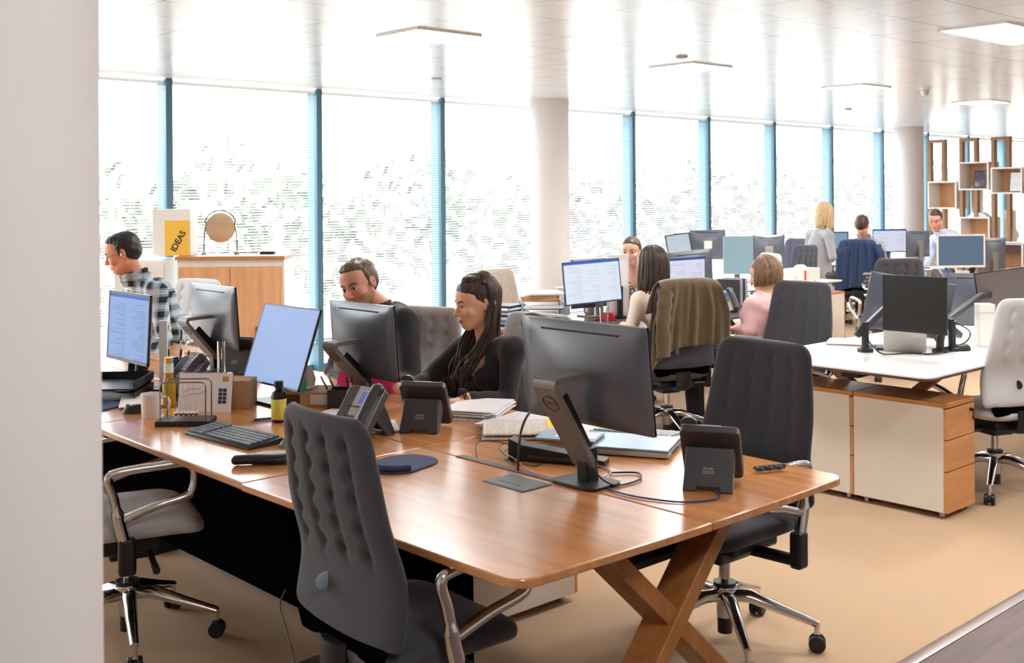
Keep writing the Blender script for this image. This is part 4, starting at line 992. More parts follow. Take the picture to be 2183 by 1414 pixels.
t = thing('socket_cube', 'white power socket block on the far bench', 'socket', (9.03, 6.78, TZ), .3); MB().box((0, 0, .05), (.11, .05, .10)).build('body', M['white'], t, bevel=.006); MB().cyl((0, -.024, .05), (0, -.0265, .05), .03, n=18).build('face', M['lgrey'], t)
sheet_pile('paper_pile', 'pale folders piled on the far white bench', 'papers', (8.7, 6.65, TZ), .3, 6, .3, .26, [M['paper'], M['blue_tray']], .02, th=.014)
chair('white tufted chair behind the lit screen of the woman in white', M['fab_white'], (8.86, 6.28, 0), 1.1, .2, 'light grey office chairs')
chair('slate blue tufted chair in front of the standing woman', M['fab_slate'], (10.90, 7.16, 0), -.09, .2, 'far slate chairs')
chair('mauve grey chair half hidden behind the slate chair', mat('mauve_fabric', '6d6a82', .9), (12.34, 7.92, 0), A90 + .5, .2, 'far slate chairs')
chair('chair with a navy jacket hanging over its back', M['fab_dark'], (12.42, 7.27, 0), -.70, .1, 'dark grey office chairs')
chair('dark chair in front of the grey monitor with a white frame', M['fab_dark'], (9.22, 5.0, 0), -.75, .3, 'dark grey office chairs')
chair('dark chair in front of the shelving ledge', M['fab_dark'], (11.0, 4.60, 0), .5, .3, 'dark grey office chairs', soft=True)
# back right bench
white_bench('timber bench in the back with the white framed screen', 9.9, 14.8, 4.85, 5.45, (.5, 3.0), top=M['oak_x'], edge=M['edge'])
GB = 'monitors on the back timber bench'
mon_at('grey blue screen with a white frame and white foot', W3(10.736, 5.061, 1.077), math.radians(140), S['slate'], w=.49, h=.33, stand='post', slot=False, frame=M['white'], riser=M['white'], group=GB, bez=.016)
mon_at('bright screen in front of the man in the grey shirt', W3(12.909, 7.002, 1.068), math.radians(140), S['sheet'], w=.43, h=.29, stand='post', slot=False, group=GB, bez=.008, frame=M['blue'])
mon_at('dark monitor back beside the man in the pale blue shirt', W3(12.889, 6.612, 1.037), math.radians(-25), S['off'], w=.34, h=.32, stand='post', group=GB)
mon_at('dark monitor back beside the potted leaves and white framed screen', W3(11.966, 5.286, 0.974), math.radians(-30), S['off'], w=.32, h=.38, stand='post', group=GB)
mon_at('pale blue screen between the standing woman and the man in grey', W3(12.808, 7.639, 1.051), math.radians(150), mat('screen_blue_pale', '7fa0bd', .3), w=.24, h=.24, stand='post', slot=False, group=GB)
white_bench('white bench end beside the seated man in the grey shirt', 12.75, 13.4, 6.4, 8.1, (.4,), edge=M['mgrey'])
phone('dark desk phone beside the white framed screen', (10.75, 5.24, TZ), math.radians(150), faceup=40)
sheet_pile('paper_pile', 'papers and dark folders beside the foot of the white framed screen', 'papers', (9.85, 5.42, TZ), .5, 8, .3, .3, [M['paper'], M['black'], M['paper'], M['edge']], .03, th=.018)
t = thing('leaf_vase', 'dark green leaves in a small pot beside the white framed screen', 'plant', (11.35, 5.32, TZ)); MB().lathe([(0, 0), (.05, 0), (.06, .10), (0, .10)], n=16).build('pot', M['cream'], t)
lf = MB()
for i in range(7):
    a = i * 2.4; lf.tube([(0, 0, .1), (.03*math.cos(a), .03*math.sin(a), .18), (.08*math.cos(a), .08*math.sin(a), .26)], [.006, .018, .002], 6, flat=.3)
lf.build('leaves', M['leafg'], t)

# ------------------------------------------------------------------ oak cupboard by the windows
t = thing('oak_cupboard', 'two door oak cupboard with white sides by the windows', 'cupboard', (4.245, 7.875, 0), math.radians(-42.5))
MB().box((.01, .22, .60), (.84, .42, 1.14)).build('carcass', M['white'], t, bevel=.003)
for s in (-1, 1): 
    dr = MB().box((.01 + s*.2025, -.0, .585), (.400, .02, 1.06)).build('door', M['oak'], t, bevel=.002)
    if s == -1: pass
MB().box((.215, -.02, .62), (.006, .02, .05)).build('handle', M['black'], dr)
MB().box((.01, .21, 1.185), (.86, .46, .026)).build('top', M['oak_top'], t, bevel=.002)
MB().box((.01, .21, .025), (.80, .38, .05)).build('plinth', M['black'], t)
t = thing('white_cupboard', 'plain white cupboard beside the oak one', 'cupboard', (3.66, 8.41, 0), math.radians(-42.5))
MB().box((.09, .22, .59), (.40, .42, 1.16)).build('carcass', M['white_gloss'], t, bevel=.003); MB().box((.09, .0, .60), (.38, .02, 1.10)).build('door', M['white_gloss'], t); MB().box((.25, -.014, .7), (.01, .014, .1)).build('handle', M['alu'], t)
Zc = 1.199
t = thing('ideas_box', 'white suggestion box with a yellow front reading IDEAS', 'box', (4.02, 8.28, Zc), math.radians(-42.5))
MB().box((-.045, .08, .185), (.30, .22, .37)).build('carton', M['white_gloss'], t, bevel=.002)
MB().box((.0, -.032, .14), (.195, .006, .28)).build('front', M['yellow'], t)
FM = Matrix(((1, 0, 0, .012), (0, 0, -1, -.0355), (0, 1, 0, .115), (0, 0, 0, 1))) @ Matrix.Rotation(math.radians(61), 4, 'Z')
text_obj('lettering', 'IDEAS', .068, M['ink'], t, FM, bold=.0016)
t = thing('gong', 'round bronze gong hanging in a thin arched stand', 'gong', (4.34, 8.19, Zc), math.radians(-42.5))
ar = [(-.135, 0, .012), (-.13, 0, .16), (-.115, 0, .24)] + [(.125 * math.cos(a), 0, .24 + .115 * math.sin(a)) for a in np.linspace(PI * .93, PI * .07, 9)] + [(.115, 0, .24), (.13, 0, .16), (.135, 0, .012)]
MB().tube(smooth_path(ar, 3), .005, 8).build('arch', M['dgrey'], t); MB().tube([(-.135, 0, .012), (.135, 0, .012)], .0035, 6).build('crossbar', M['dgrey'], t)
for x in (-.135, .135): MB().bar((x, -.05, .006), (x, .05, .006), .012, .012).build('foot', M['dgrey'], t)
g = MB(); g.M = Matrix.Translation((0, 0, .215)) @ Matrix.Rotation(PI/2, 4, 'X'); g.lathe([(0, .012), (.03, .010), (.112, .006), (.12, .0), (.12, -.012), (.11, -.008), (0, -.004)], n=40); g.build('disc', M['gong'], t)
for x in (-.05, .05): MB().cyl((x, 0, .315), (x * 1.1, 0, .348), .001, n=5).build('cord', M['wire_black'], t)
t = thing('gong_beater', 'thin gong beater lying on the cupboard', 'beater', (4.47, 8.02, Zc + .012), math.radians(-42.5)); MB().cyl((-.07, 0, 0), (.10, 0, 0), .005, n=8).build('stick', M['wood_leg'], t); MB().ball((-.085, 0, .004), (.02, .014, .014), 10, 8).build('head', M['cream'], t)
t = thing('award', 'clear acrylic award on a black base', 'award', (4.62, 7.93, Zc), math.radians(-42.5)); MB().box((0, 0, .01), (.115, .06, .02)).build('base', M['black'], t); MB().box((0, 0, .082), (.10, .02, .12)).build('block', M['clear'], t); MB().box((0, -.012, .035), (.012, .002, .008)).build('badge', M['ink'], t)

# ------------------------------------------------------------------ stepped cube shelving at the far right
SU = 15.0
t = thing('cube_shelf', 'open shelving of stepped white cubes with timber frames', 'shelf', (SU, 0, 0))
def cube(v1, z0, h=.39, w=.42, dp=.34, back=None):
    v0 = v1 - w; th = .022; m = MB()
    for zz in (z0 + th/2, z0 + h - th/2): m.box((dp/2, (v0 + v1)/2, zz), (dp, w, th))
    for vv in (v0 + th/2, v1 - th/2): m.box((dp/2, vv, z0 + h/2), (dp, th, h - 2*th))
    c = m.build('cube', M['white'], t, bevel=.002)
    MB().box((dp - .01, (v0 + v1)/2, z0 + h/2), (.012, w - 2*th, h - 2*th)).build('back_panel', M['oak'], c)
ft = wood('frame_timber', '8d6a50', 'a9835f', 'z', .5)
for v1, segs in ((7.55, ((1.83, 2.42), (.98, 1.44), (0, .60))), (7.09, ((2.09, 2.42), (1.33, 1.70), (0, .97))), (6.645, ((2.005, 2.42), (1.0, 1.645), (0, .60))), (6.19, ((2.14, 2.42), (1.0, 1.75), (0, .84)))):
    for z0, z1 in segs:
        m = MB()
        for vv in (v1 - .0225, v1 - .2275): m.box((.06, vv, (z0 + z1)/2), (.09, .045, z1 - z0))
        if z1 > 2.4: m.box((.06, v1 - .125, 2.3975), (.088, .16, .045))
        m.build('frame', ft, t)
cube(7.545, 1.44); cube(7.095, 1.70); cube(7.085, .97, .36); cube(6.645, 1.645, .36); cube(6.20, 1.75); cube(6.64, .60, .38); cube(7.545, .60, .38)
MB().box((.17, 6.1, .985), (.34, .8, .03)).build('ledge', M['white'], t); MB().box((.20, 6.1, .90), (.30, .76, .12)).build('dark_block', M['edge'], t)  # the dark part is a solid box below the ledge
for v1, z in ((6.97, 1.36), (6.52, 1.02)): MB().box((.30, v1, z + .2), (.02, .16, .40)).build('white_panel', M['white'], t)
x = thing('framed_picture', 'dark framed picture leaning in the upper shelf cube', 'picture', (SU + .12, 6.80, 1.722))
p = MB(); p.M = Matrix.Rotation(math.radians(10), 4, 'Y'); p.box((.0, 0, .125), (.012, .27, .25)); p.build('frame', M['black'], x)
pm = bpy.data.materials.new('dim_picture'); q = NB(pm); f_ = q.noise(q.obj(), 9, 2); q.l(q.mix(q.ramp(f_, .45, .75), L('4c4b55'), L('c9a3b4')), q.b.inputs['Base Color'])
p = MB(); p.M = Matrix.Rotation(math.radians(10), 4, 'Y'); p.box((-.008, 0, .125), (.006, .24, .22)); p.build('print', pm, x)
x = thing('certificate', 'white certificate leaning in a shelf cube', 'certificate', (SU + .10, 6.34, 1.667))
p = MB(); p.M = Matrix.Rotation(math.radians(10), 4, 'Y'); p.box((.0, 0, .14), (.012, .20, .28)); p.build('frame', M['dgrey'], x)
p = MB(); p.M = Matrix.Rotation(math.radians(10), 4, 'Y'); p.box((-.008, 0, .14), (.006, .175, .255)); p.build('sheet', M['printed'], x)
x = thing('paper_tent', 'white folded card lying on the middle shelf cube', 'card', (SU + .12, 6.85, 1.331)); MB().prism([(-.14, 0), (.14, 0), (.08, .06), (-.06, .055)], -.08, .08, 'x').build('card', M['paper'], x)
x = thing('round_plaque', 'round pale plaque standing on the white ledge', 'plaque', (SU + .10, 6.40, 1.002)); MB().cyl((-.01, 0, .085), (.01, 0, .085), .085, n=32).build('disc', mat('pale_plaque', 'cfc5b4', .6), x); MB().box((0, 0, .006), (.08, .10, .012)).build('stand', M['cream'], x)
# ------------------------------------------------------------------ soft bodies: smooth union of tapered limbs, meshed as one surface
class Soft:
    def __init__(s, vox): s.vox = vox; s.p = []; s.M = Matrix()
    def cap(s, a, b, r0, r1=None, k=.02, n=None, fl=1.0, sub=False):
        a = s.M @ Vector(a); b = s.M @ Vector(b); g = s.M.to_scale()[0]; r1 = r0 if r1 is None else r1
        s.p.append(('c', np.array(a), np.array(b), r0 * g, r1 * g, k, None if n is None else np.array((s.M.to_3x3() @ Vector(n)).normalized()), fl, sub)); return s
    def ell(s, c, r, k=.02, R=None, sub=False):
        g = s.M.to_scale()[0]; Rm = s.M.to_quaternion().to_matrix() @ (R if R is not None else Matrix.Identity(3)); c = s.M @ Vector(c)
        s.p.append(('e', np.array(c), np.array(Rm), np.array(r, float) * g, k, sub)); return s
    def mesh(s, name, noise=0, nscale=18, seed=0):
        v = s.vox; lo = np.full(3, 1e9); hi = -lo
        def bb(p):
            if p[0] == 'c':
                r = max(p[3], p[4]); return np.minimum(p[1], p[2]) - r, np.maximum(p[1], p[2]) + r
            e = np.sqrt(((p[2] * p[3]) ** 2).sum(1)); return p[1] - e, p[1] + e
        for p in s.p:
            if not p[-1]: a, b = bb(p); lo = np.minimum(lo, a); hi = np.maximum(hi, b)
        lo -= 4 * v + .01; hi += 4 * v + .01
        n = np.ceil((hi - lo) / v).astype(int) + 1
        D = np.full(n, .2, np.float32)
        ax = [lo[i] + v * np.arange(n[i]) for i in range(3)]
        for p in s.p:
            k = p[5] if p[0] == 'c' else p[4]
            a, b = bb(p); i0 = np.maximum(0, ((a - k - 3*v - lo) / v).astype(int)); i1 = np.minimum(n, ((b + k + 3*v - lo) / v).astype(int) + 2)
            if (i1 <= i0).any(): continue
            X, Y, Z = np.meshgrid(*[ax[i][i0[i]:i1[i]] for i in range(3)], indexing='ij')
            if p[0] == 'c':
                _, A, B, r0, r1, k, nn, fl, sub = p
                q = np.stack([X - A[0], Y - A[1], Z - A[2]], -1); ba = B - A
                if nn is not None:
                    q = q + (q @ nn)[..., None] * nn * (fl - 1); ba = ba + (ba @ nn) * nn * (fl - 1)
                L2 = ba @ ba; h = np.clip((q @ ba) / L2, 0, 1) if L2 > 1e-12 else np.zeros(X.shape)
                d = np.sqrt(((q - h[..., None] * ba) ** 2).sum(-1)) - (r0 + (r1 - r0) * h)
            else:
                _, c, R, r, k, sub = p
                q = np.stack([X - c[0], Y - c[1], Z - c[2]], -1) @ R
                k0 = np.sqrt(((q / r) ** 2).sum(-1)); k1 = np.sqrt(((q / r**2) ** 2).sum(-1)) + 1e-9
                d = k0 * (k0 - 1) / k1
            sl = tuple(slice(i0[i], i1[i]) for i in range(3)); c_ = D[sl]
            if sub:
                d = -d; h = np.maximum(k - np.abs(c_ - d), 0) / k; D[sl] = np.maximum(c_, d) + h*h*k/4
            else:
                h = np.maximum(k - np.abs(c_ - d), 0) / k; D[sl] = np.minimum(c_, d) - h*h*k/4
        if noise:
            rg = np.random.default_rng(seed)
            X, Y, Z = np.meshgrid(*ax, indexing='ij', sparse=True)
            for i in range(6):
                w_ = rg.normal(size=3) * nscale * (1 + .5 * i); D += (noise / (1 + .4 * i) * np.sin(w_[0]*X + w_[1]*Y + w_[2]*Z*.6 + rg.uniform(0, 6) + 1.5 * np.sin(7 * (X + Z)))).astype(np.float32)
        S = D < 0
        cs = [(0,0,0),(1,0,0),(0,1,0),(1,1,0),(0,0,1),(1,0,1),(0,1,1),(1,1,1)]
        m = n - 1
        sh = lambda A, c: A[c[0]:c[0]+m[0], c[1]:c[1]+m[1], c[2]:c[2]+m[2]]
        cnt = sum(sh(S, c).astype(np.int8) for c in cs); act = (cnt > 0) & (cnt < 8); idx = np.argwhere(act)
        vals = np.stack([D[idx[:,0]+c[0], idx[:,1]+c[1], idx[:,2]+c[2]] for c in cs], 1)
        pos = np.zeros((len(idx), 3)); num = np.zeros(len(idx)); C = np.array(cs, float)
        for i in range(8):
            for j in range(i + 1, 8):
                if abs(C[i] - C[j]).sum() != 1: continue
                a, b = vals[:, i], vals[:, j]; x = (a < 0) != (b < 0); t = np.where(x, a / np.where(x, a - b, 1), 0)
                pos += x[:, None] * (C[i] + t[:, None] * (C[j] - C[i])); num += x
        verts = lo + (idx + pos / num[:, None]) * v
        vid = -np.ones(m, np.int64); vid[tuple(idx.T)] = np.arange(len(idx))
        F = []
        for axx in range(3):
            o = [0, 0, 0]; o[axx] = 1; e1 = [(axx + 1) % 3, (axx + 2) % 3]
            A = S[tuple(slice(0, n[i] - o[i]) for i in range(3))]; B = S[tuple(slice(o[i], n[i]) for i in range(3))]
            e = np.argwhere(A != B); e = e[((e > 0) & (e < m)).all(1) if False else ((e[:, e1[0]] > 0) & (e[:, e1[1]] > 0))]
            q = []
            for d1, d2 in ((-1, -1), (0, -1), (0, 0), (-1, 0)):
                c = e.copy(); c[:, e1[0]] += d1; c[:, e1[1]] += d2; c = np.minimum(c, m - 1); q.append(vid[tuple(c.T)])
            q = np.stack(q, 1); fl = ~A[tuple(e.T)]; q[fl] = q[fl][:, ::-1]; F.append(q[(q >= 0).all(1)])
        F = np.concatenate(F)
        me = bpy.data.meshes.new(name); me.vertices.add(len(verts)); me.vertices.foreach_set('co', verts.astype(np.float32).ravel())
        me.loops.add(len(F) * 4); me.loops.foreach_set('vertex_index', F.astype(np.int32).ravel())
        me.polygons.add(len(F)); me.polygons.foreach_set('loop_start', np.arange(0, len(F)*4, 4, dtype=np.int32))
        me.update(calc_edges=True); me.validate()
        return me
def soft_obj(S_, name, mats, parent, origin, noise=0, nscale=18, seed=0, it=1):
    me = S_.mesh(name, noise, nscale, seed); me.transform(Matrix.Translation(-Vector(origin)))
    o = mesh_obj(name, me, mats, parent, smooth=180, recalc=False)
    if it:
        sm = o.modifiers.new('soften', 'SMOOTH'); sm.iterations = it; sm.factor = .5
    return o

def skin(name, c): 
    m = mat(name, c, .48, 0, .35, sub=.12); return m
SK = {'f': skin('skin_warm', 'e6b190'), 'm': skin('skin_ruddy', 'dd9d86'), 'p': skin('skin_fair', 'e3b097')}
LIP = mat('lips', 'b5685e', .45); LIPM = mat('lips_pale', 'c07f70', .5)
STUB = mat('beard_stubble', 'b37e69', .7)
EYEW = mat('eye_white', 'd9d3cf', .25); IRIS = mat('iris_dark', '2d2019', .15)
def hairmat(name, a, b):
    m = bpy.data.materials.new(name); q = NB(m); f = q.noise(q.obj((60, 60, 6)), 2.2, 4, .6)
    q.l(q.mix(q.ramp(f, .32, .68), L(a), L(b)), q.b.inputs['Base Color']); q.b.inputs['Roughness'].default_value = .42; q.b.inputs['Specular IOR Level'].default_value = .5
    q.bump(q.noise(q.obj((160, 160, 12)), 2, 3), .5, .002); return m
H = {'dark': hairmat('hair_dark_brown', '231814', '4a352a'), 'brown': hairmat('hair_brown', '3a2a20', '57402f'), 'black': hairmat('hair_black', '141214', '262326'),
     'lightbrown': hairmat('hair_light_brown', '5d4330', '8f6e50'), 'blonde': hairmat('hair_blonde', 'b39468', 'e3cc9f'), 'midbrown': hairmat('hair_mid_brown', '4c3a2c', '77604a')}

def head_prims(S_, HM, fem):
    S_.M = HM; j = .92 if fem else 1.0
    S_.ell((0, -.014, .034), (.074, .094, .086), .02)
    S_.ell((0, .022, .0), (.064, .070, .085), .03)
    S_.ell((0, .028, -.056), (.050 * j, .056, .048), .03)
    S_.ell((0, .066, -.098), (.020 * j, .017, .015), .022)
    for s in (-1, 1):
        S_.cap((s*.054*j, -.004, -.052), (s*.016, .062, -.098), .017*j, .014, .022)
        S_.cap((s*.010, .088, .024), (s*.044, .070, .025), .0085 if not fem else .0065, .008, .014)
        S_.ell((s*.040, .062, -.026), (.024, .021, .021), .022)
    S_.ell((0, .045, .052), (.058, .044, .048), .03)
    for s in (-1, 1): S_.ell((s*.031, .098, .004), (.019, .014, .0105), .010, sub=True)
    S_.cap((0, .087, .014), (0, .110, -.028), .0075, .0105, .012); S_.ell((0, .111, -.032), (.0105, .011, .010), .008)
    for s in (-1, 1): S_.ell((s*.0115, .099, -.036), (.0075, .010, .0075), .006)
    S_.ell((0, .074, -.066), (.027, .018, .024), .016)
    for s in (-1, 1):
        S_.cap((s*.021, .0825, -.066), (0, .0945, -.0615), .0035, .0052, .005); S_.cap((s*.020, .0825, -.0685), (0, .0935, -.0725), .0035, .0060, .005)
        S_.cap((s*.018, .083, .0115), (s*.033, .0865, .0125), .0042, .0045, .004); S_.cap((s*.033, .0865, .0125), (s*.047, .076, .008), .0045, .004, .004)
        S_.cap((s*.020, .083, -.005), (s*.044, .078, -.004), .0035, .0035, .004)
        R = Matrix.Rotation(s * .35, 3, 'Z')
        S_.ell((s*.077, -.014, .0), (.007, .018, .031), .006, R); S_.ell((s*.083, -.010, .004), (.006, .009, .017), .005, R, sub=True)
    S_.M = Matrix()

def hand_prims(S_, wr, d, back, side, curl=.5, sc=1.0):
    """wr wrist, d fingers direction, back = direction of the back of the hand, side = +1 thumb on the right of d seen from the back"""
    d = Vector(d).normalized(); back = Vector(back); back = (back - d * back.dot(d)).normalized(); x = d.cross(back) * side
    Mx = Matrix(((x.x, d.x, back.x, wr[0]), (x.y, d.y, back.y, wr[1]), (x.z, d.z, back.z, wr[2]), (0, 0, 0, 1)))
    S_.M = Mx @ Matrix.Scale(sc, 4)
    ks = (-.030, -.010, .011, .031); ln = (.72, .92, 1.0, .93)
    for kx, l in zip(ks, ln):
        S_.cap((kx*.55, .008, 0), (kx, .085 - abs(kx) * .15, .002), .0125, .0105, .012)
        a = Vector((kx, .085 - abs(kx)*.15, .002)); ang = .1
        for seg, r0, r1, f in ((.042, .0092, .0085, .45), (.027, .0085, .0078, .75), (.021, .0078, .0066, .5)):
            ang += curl * f; b = a + Vector((kx*.05, math.cos(ang), -math.sin(ang))) * seg * l
            S_.cap(a, b, r0, r1, .003); a = b
    a = Vector((.022, .022, -.006)); 
    for dx, dy, dz, r0, r1 in ((.030, .028, -.010, .0135, .011), (.016, .030, -.012, .0105, .0092), (.004, .026, -.010, .009, .0072)):
        b = a + Vector((dx, dy, dz)); S_.cap(a, b, r0, r1, .006); a = b
    S_.M = Matrix()

def strands(name, HM, m, parent, origin, n, length, back=75, r=.008, seed=1, cap=1.06, gather=0, front=0, wave=.006, bulge=0, tip=.6, spread=1.0):
    """locks of hair from the crown over the skull, then hanging straight down"""
    rg = random.Random(seed); b = MB()
    for i in range(n):
        a = math.radians(rg.uniform(back, 360 - back)) + PI/2      # 90 deg = face direction
        lay = rg.uniform(.0, .010); rr = r * rg.uniform(.7, 1.3)
        pts = []; c0 = Vector((rg.uniform(-.02, .02), -.014 + rg.uniform(-.03, .03), .034))
        for t in (12, 30, 50, 70, 88):
            t = math.radians(t); s_ = math.sin(t); q = Vector((.079*cap*s_*math.cos(a), -.014 + .098*cap*s_*math.sin(a), .034 + .092*cap*math.cos(t)))
            q = q + (q - Vector((0, -.014, .034))).normalized() * lay
            pts.append(HM @ q)
        L_ = length * rg.uniform(.88, 1.05); out = HM.to_3x3() @ Vector((math.cos(a), math.sin(a), 0)); out.z = 0
        ph = rg.uniform(0, 6)
        for k in range(1, 6):
            f = k / 5; p = pts[4] + Vector((0, 0, -L_ * f)) + out * (bulge * math.sin(PI * f) - gather * f) + Vector((wave * math.sin(ph + f*5), wave * math.cos(ph + f*4), 0)) * f
            pts.append(p)
        pts = smooth_path(pts, 2); N = len(pts)
        b.tube([p - Vector(origin) for p in pts], [rr * (1 - (1 - tip) * max(0, (k / N - .5) * 2)) if k < N - 1 else rr * .15 for k in range(N)], 6)
    return b.build(name, m, parent, smooth=180)

def person(label, loc, body, N, P, sh, el, wr, head, fem, skinm, top, legs=None, hair='black', style='short', vox=.006, seated=True, hands=(None, None), topname='shirt', neck_cut=None, collar=None, lipm=None, stubble=False, build=1.0, sleeve=1.0, gaze=0, group=None, eyes=True, cutr=(.055, .075, .09), long_top=False, shoes=None):
    """joints in world coordinates; body = facing angle (deg); head = (centre, yaw, pitch down, roll) deg; sh/el/wr = (left, right)"""
    t = thing('person', label, 'person', loc, 0, group)
    org = Vector(loc); fb = math.radians(body); fw = Vector((math.cos(fb), math.sin(fb), 0)); rt = Vector((fw.y, -fw.x, 0))
    N = Vector(N); P = Vector(P); sh = [Vector(x) for x in sh]; el = [Vector(x) for x in el]; wr = [Vector(x) for x in wr]
    hc, yaw, pit, rol = head; hc = Vector(hc)
    HM = Matrix.Translation(hc) @ Matrix.Rotation(math.radians(yaw - 90), 4, 'Z') @ Matrix.Rotation(-math.radians(pit), 4, 'X') @ Matrix.Rotation(math.radians(rol), 4, 'Y')
    if fem: HM = HM @ Matrix.Scale(.95, 4)
    W = P.lerp(N, .38) ; C = P.lerp(N, .70); bs = build
    tk = Vector((fw.x, fw.y, 0))
    def torso(S_, g):
        S_.cap(P, W, .150*bs + g, (.118 if fem else .135)*bs + g, .05, tk, 1.30); S_.cap(W, C, (.118 if fem else .135)*bs + g, (.132 if fem else .155)*bs + g, .05, tk, 1.35)
        S_.cap(C, N + Vector((0, 0, -.055)), (.128 if fem else .15)*bs + g, .07*bs + g, .05, tk, 1.3)
        for i in (0, 1):
            S_.cap(N + Vector((0, 0, -.03)), sh[i], .045*bs + g, .055*bs + g, .04)
            S_.cap(sh[i], el[i], (.050 if fem else .056)*bs + g, (.040 if fem else .044)*bs + g, .03)
        if fem:
            for s in (-1, 1): S_.ell(C + fw*.085 + rt*s*.06 + Vector((0, 0, -.03)), (.055 + g, .05 + g, .055 + g), .03)
    # body
    B = Soft(vox); torso(B, -.014)
    for i in (0, 1): B.cap(el[i], wr[i], .036*bs, .026*bs, .02)
    B.cap(N + Vector((0, 0, -.05)), HM @ Vector((0, -.018, -.055)), (.056 if fem else .064), (.046 if fem else .056), .03)
    for i, h in enumerate(hands):
        if h: hand_prims(B, wr[i], h[0], h[1], (1 if i == 0 else -1), h[2], .92 if fem else 1.0)
    head_prims(B, HM, fem)
    knees = []; 
    if seated:
        for s in (-1, 1):
            hip = P + rt*s*.085 + Vector((0, 0, -.02)); kn = P + fw*.42 + rt*s*.11; kn.z = .50; an = kn + fw*(-.02); an.z = .10
            knees.append((hip, kn, an))
    else:
        for s in (-1, 1):
            hip = P + rt*s*.085; kn = hip + fw*.02; kn.z = .50; an = hip - fw*.02; an.z = .10; knees.append((hip, kn, an))
    for hip, kn, an in knees: B.cap(hip, kn, .066, .05, .03); B.cap(kn, an, .046, .032, .02)
    bo = soft_obj(B, 'body', [skinm, lipm or LIPM, STUB], t, org)
    # lips and stubble are skin areas of the one body surface
    inv = HM.inverted(); me = bo.data; nP = len(me.polygons); ce = np.empty(nP*3, np.float32); me.polygons.foreach_get('center', ce); ce = ce.reshape(-1, 3) + np.array(org, np.float32)
    A = np.array(inv); q = ce @ A[:3, :3].T + A[:3, 3]
    mi = np.zeros(nP, np.int32)
    if stubble:
        x, y, z = q[:, 0], q[:, 1], q[:, 2]
        zone = (y > -.012) & (np.abs(x) < .075) & (z < -.047 + .25 * np.maximum(0, np.abs(x) - .035)*1.6 + .00) & (z > -.13)
        zone |= (np.abs(x) > .05) & (y > -.005) & (y < .028) & (z < .0) & (z > -.12)
        mi[zone] = 2
    lip = ((q[:, 0] / .0225) ** 2 + ((q[:, 2] + .067) / .0088) ** 2 < 1) & (q[:, 1] > .075); mi[lip] = 1
    me.polygons.foreach_set('material_index', mi)
    # clothing
    Tm = top; T = Soft(vox)
    torso(T, .004)
    if long_top: T.cap(P, P + Vector((0, 0, -.22)), .155*bs, .165*bs, .05, tk, 1.25)
    for i in (0, 1):
        e = el[i].lerp(wr[i], sleeve); T.cap(el[i], e, (.041 if fem else .047)*bs, (.031 if fem else .036)*bs, .02)
        if sleeve < .98 or True: pass
    if collar:
        ax_ = (HM @ Vector((0, -.018, -.055))) - N
        for j in range(3):
            f = .12 + .20 * j; cc = N + ax_ * f + Vector((0, 0, -.028 + .004 * j)); R1 = (.070 if fem else .078) - .003 * j
            ring = [cc + fw * (math.cos(a) * R1 + .008) + rt * (math.sin(a) * R1) + Vector((0, 0, -.020 * math.cos(a))) for a in [2*PI*k/20 for k in range(20)]]
            for k in range(20):
                if j == 2 and k in (0, 19): continue
                T.cap(ring[k], ring[(k+1) % 20], .0125, .0125, .012)
    if neck_cut is not None: T.ell(N + fw*neck_cut[0] + Vector((0, 0, neck_cut[1])), cutr, .012, Matrix.Rotation(fb - PI/2, 3, 'Z'), sub=True)
    T.cap(N + Vector((0, 0, -.012)), HM @ Vector((0, -.018, -.05)), .058 if fem else .066, .052 if fem else .060, .008, sub=True)
    soft_obj(T, topname, Tm, t, org, noise=.0022, nscale=16, seed=len(label))
    Lg = Soft(max(vox, .007))
    for hip, kn, an in knees: Lg.cap(hip, kn, .082, .062, .05); Lg.cap(kn, an, .06, .05, .03)
    Lg.cap(P + rt*.06, P - rt*.06, .115, .115, .06, tk, 1.15); soft_obj(Lg, 'trousers', legs or M['dark_cloth'], t, org, noise=.002)
    for hip, kn, an in knees:
        sb = Soft(.008); a = an.copy(); a.z = .042; sb.cap(a - fw*.04, a + fw*.14, .04, .034, .02, Vector((0, 0, 1)), 1.1); sb.cap(a, an, .04, .04, .02); soft_obj(sb, 'shoe', shoes or M['black'], t, org)
    # eyes and brows
    if eyes:
        for s in (-1, 1):
            e = MB(); c = Vector((s*.0315, .0772, .0035)); e.M = Matrix.Translation(-org) @ HM @ Matrix.Translation(c) @ Matrix.Rotation(math.radians(gaze), 4, 'Z') @ Matrix.Rotation(-PI/2, 4, 'X')
            R_ = .0132; pr = [(0, -R_)] + [(R_*math.sin(a), -R_*math.cos(a)) for a in np.linspace(.3, PI - .62, 8)]
            e.lathe(pr, n=16); e.cur = 1; e.lathe([(R_*math.sin(a), -R_*math.cos(a)) for a in np.linspace(PI - .62, PI, 4)][:-1] + [(0, R_)], n=16)
            e.build('eye', [EYEW, IRIS], t, smooth=180)
            bw = MB(); bw.M = Matrix.Translation(-org) @ HM
            bw.tube(smooth_path([(s*.011, .0955, .0215), (s*.026, .0955, .0285), (s*.040, .0875, .0285), (s*.051, .0755, .0215)], 3), [.0036]*5 + [.0034]*3 + [.0024]*2 if fem else [.0048]*6 + [.0042]*2 + [.003]*2, 8)
            ll = MB(); ll.M = bw.M; ll.tube(smooth_path([(s*.0185, .0865, .0055), (s*.026, .0915, .0088), (s*.034, .0915, .0092), (s*.044, .083, .0058)], 3), .0016 if fem else .0009, 6); ll.build('eyelashes', M['ink'], t)
            bw.build('eyebrow', H[hair] if hair != 'blonde' else H['lightbrown'], t)
    # hair
    hs = Soft(max(.0045, vox * .8)); hs.M = HM
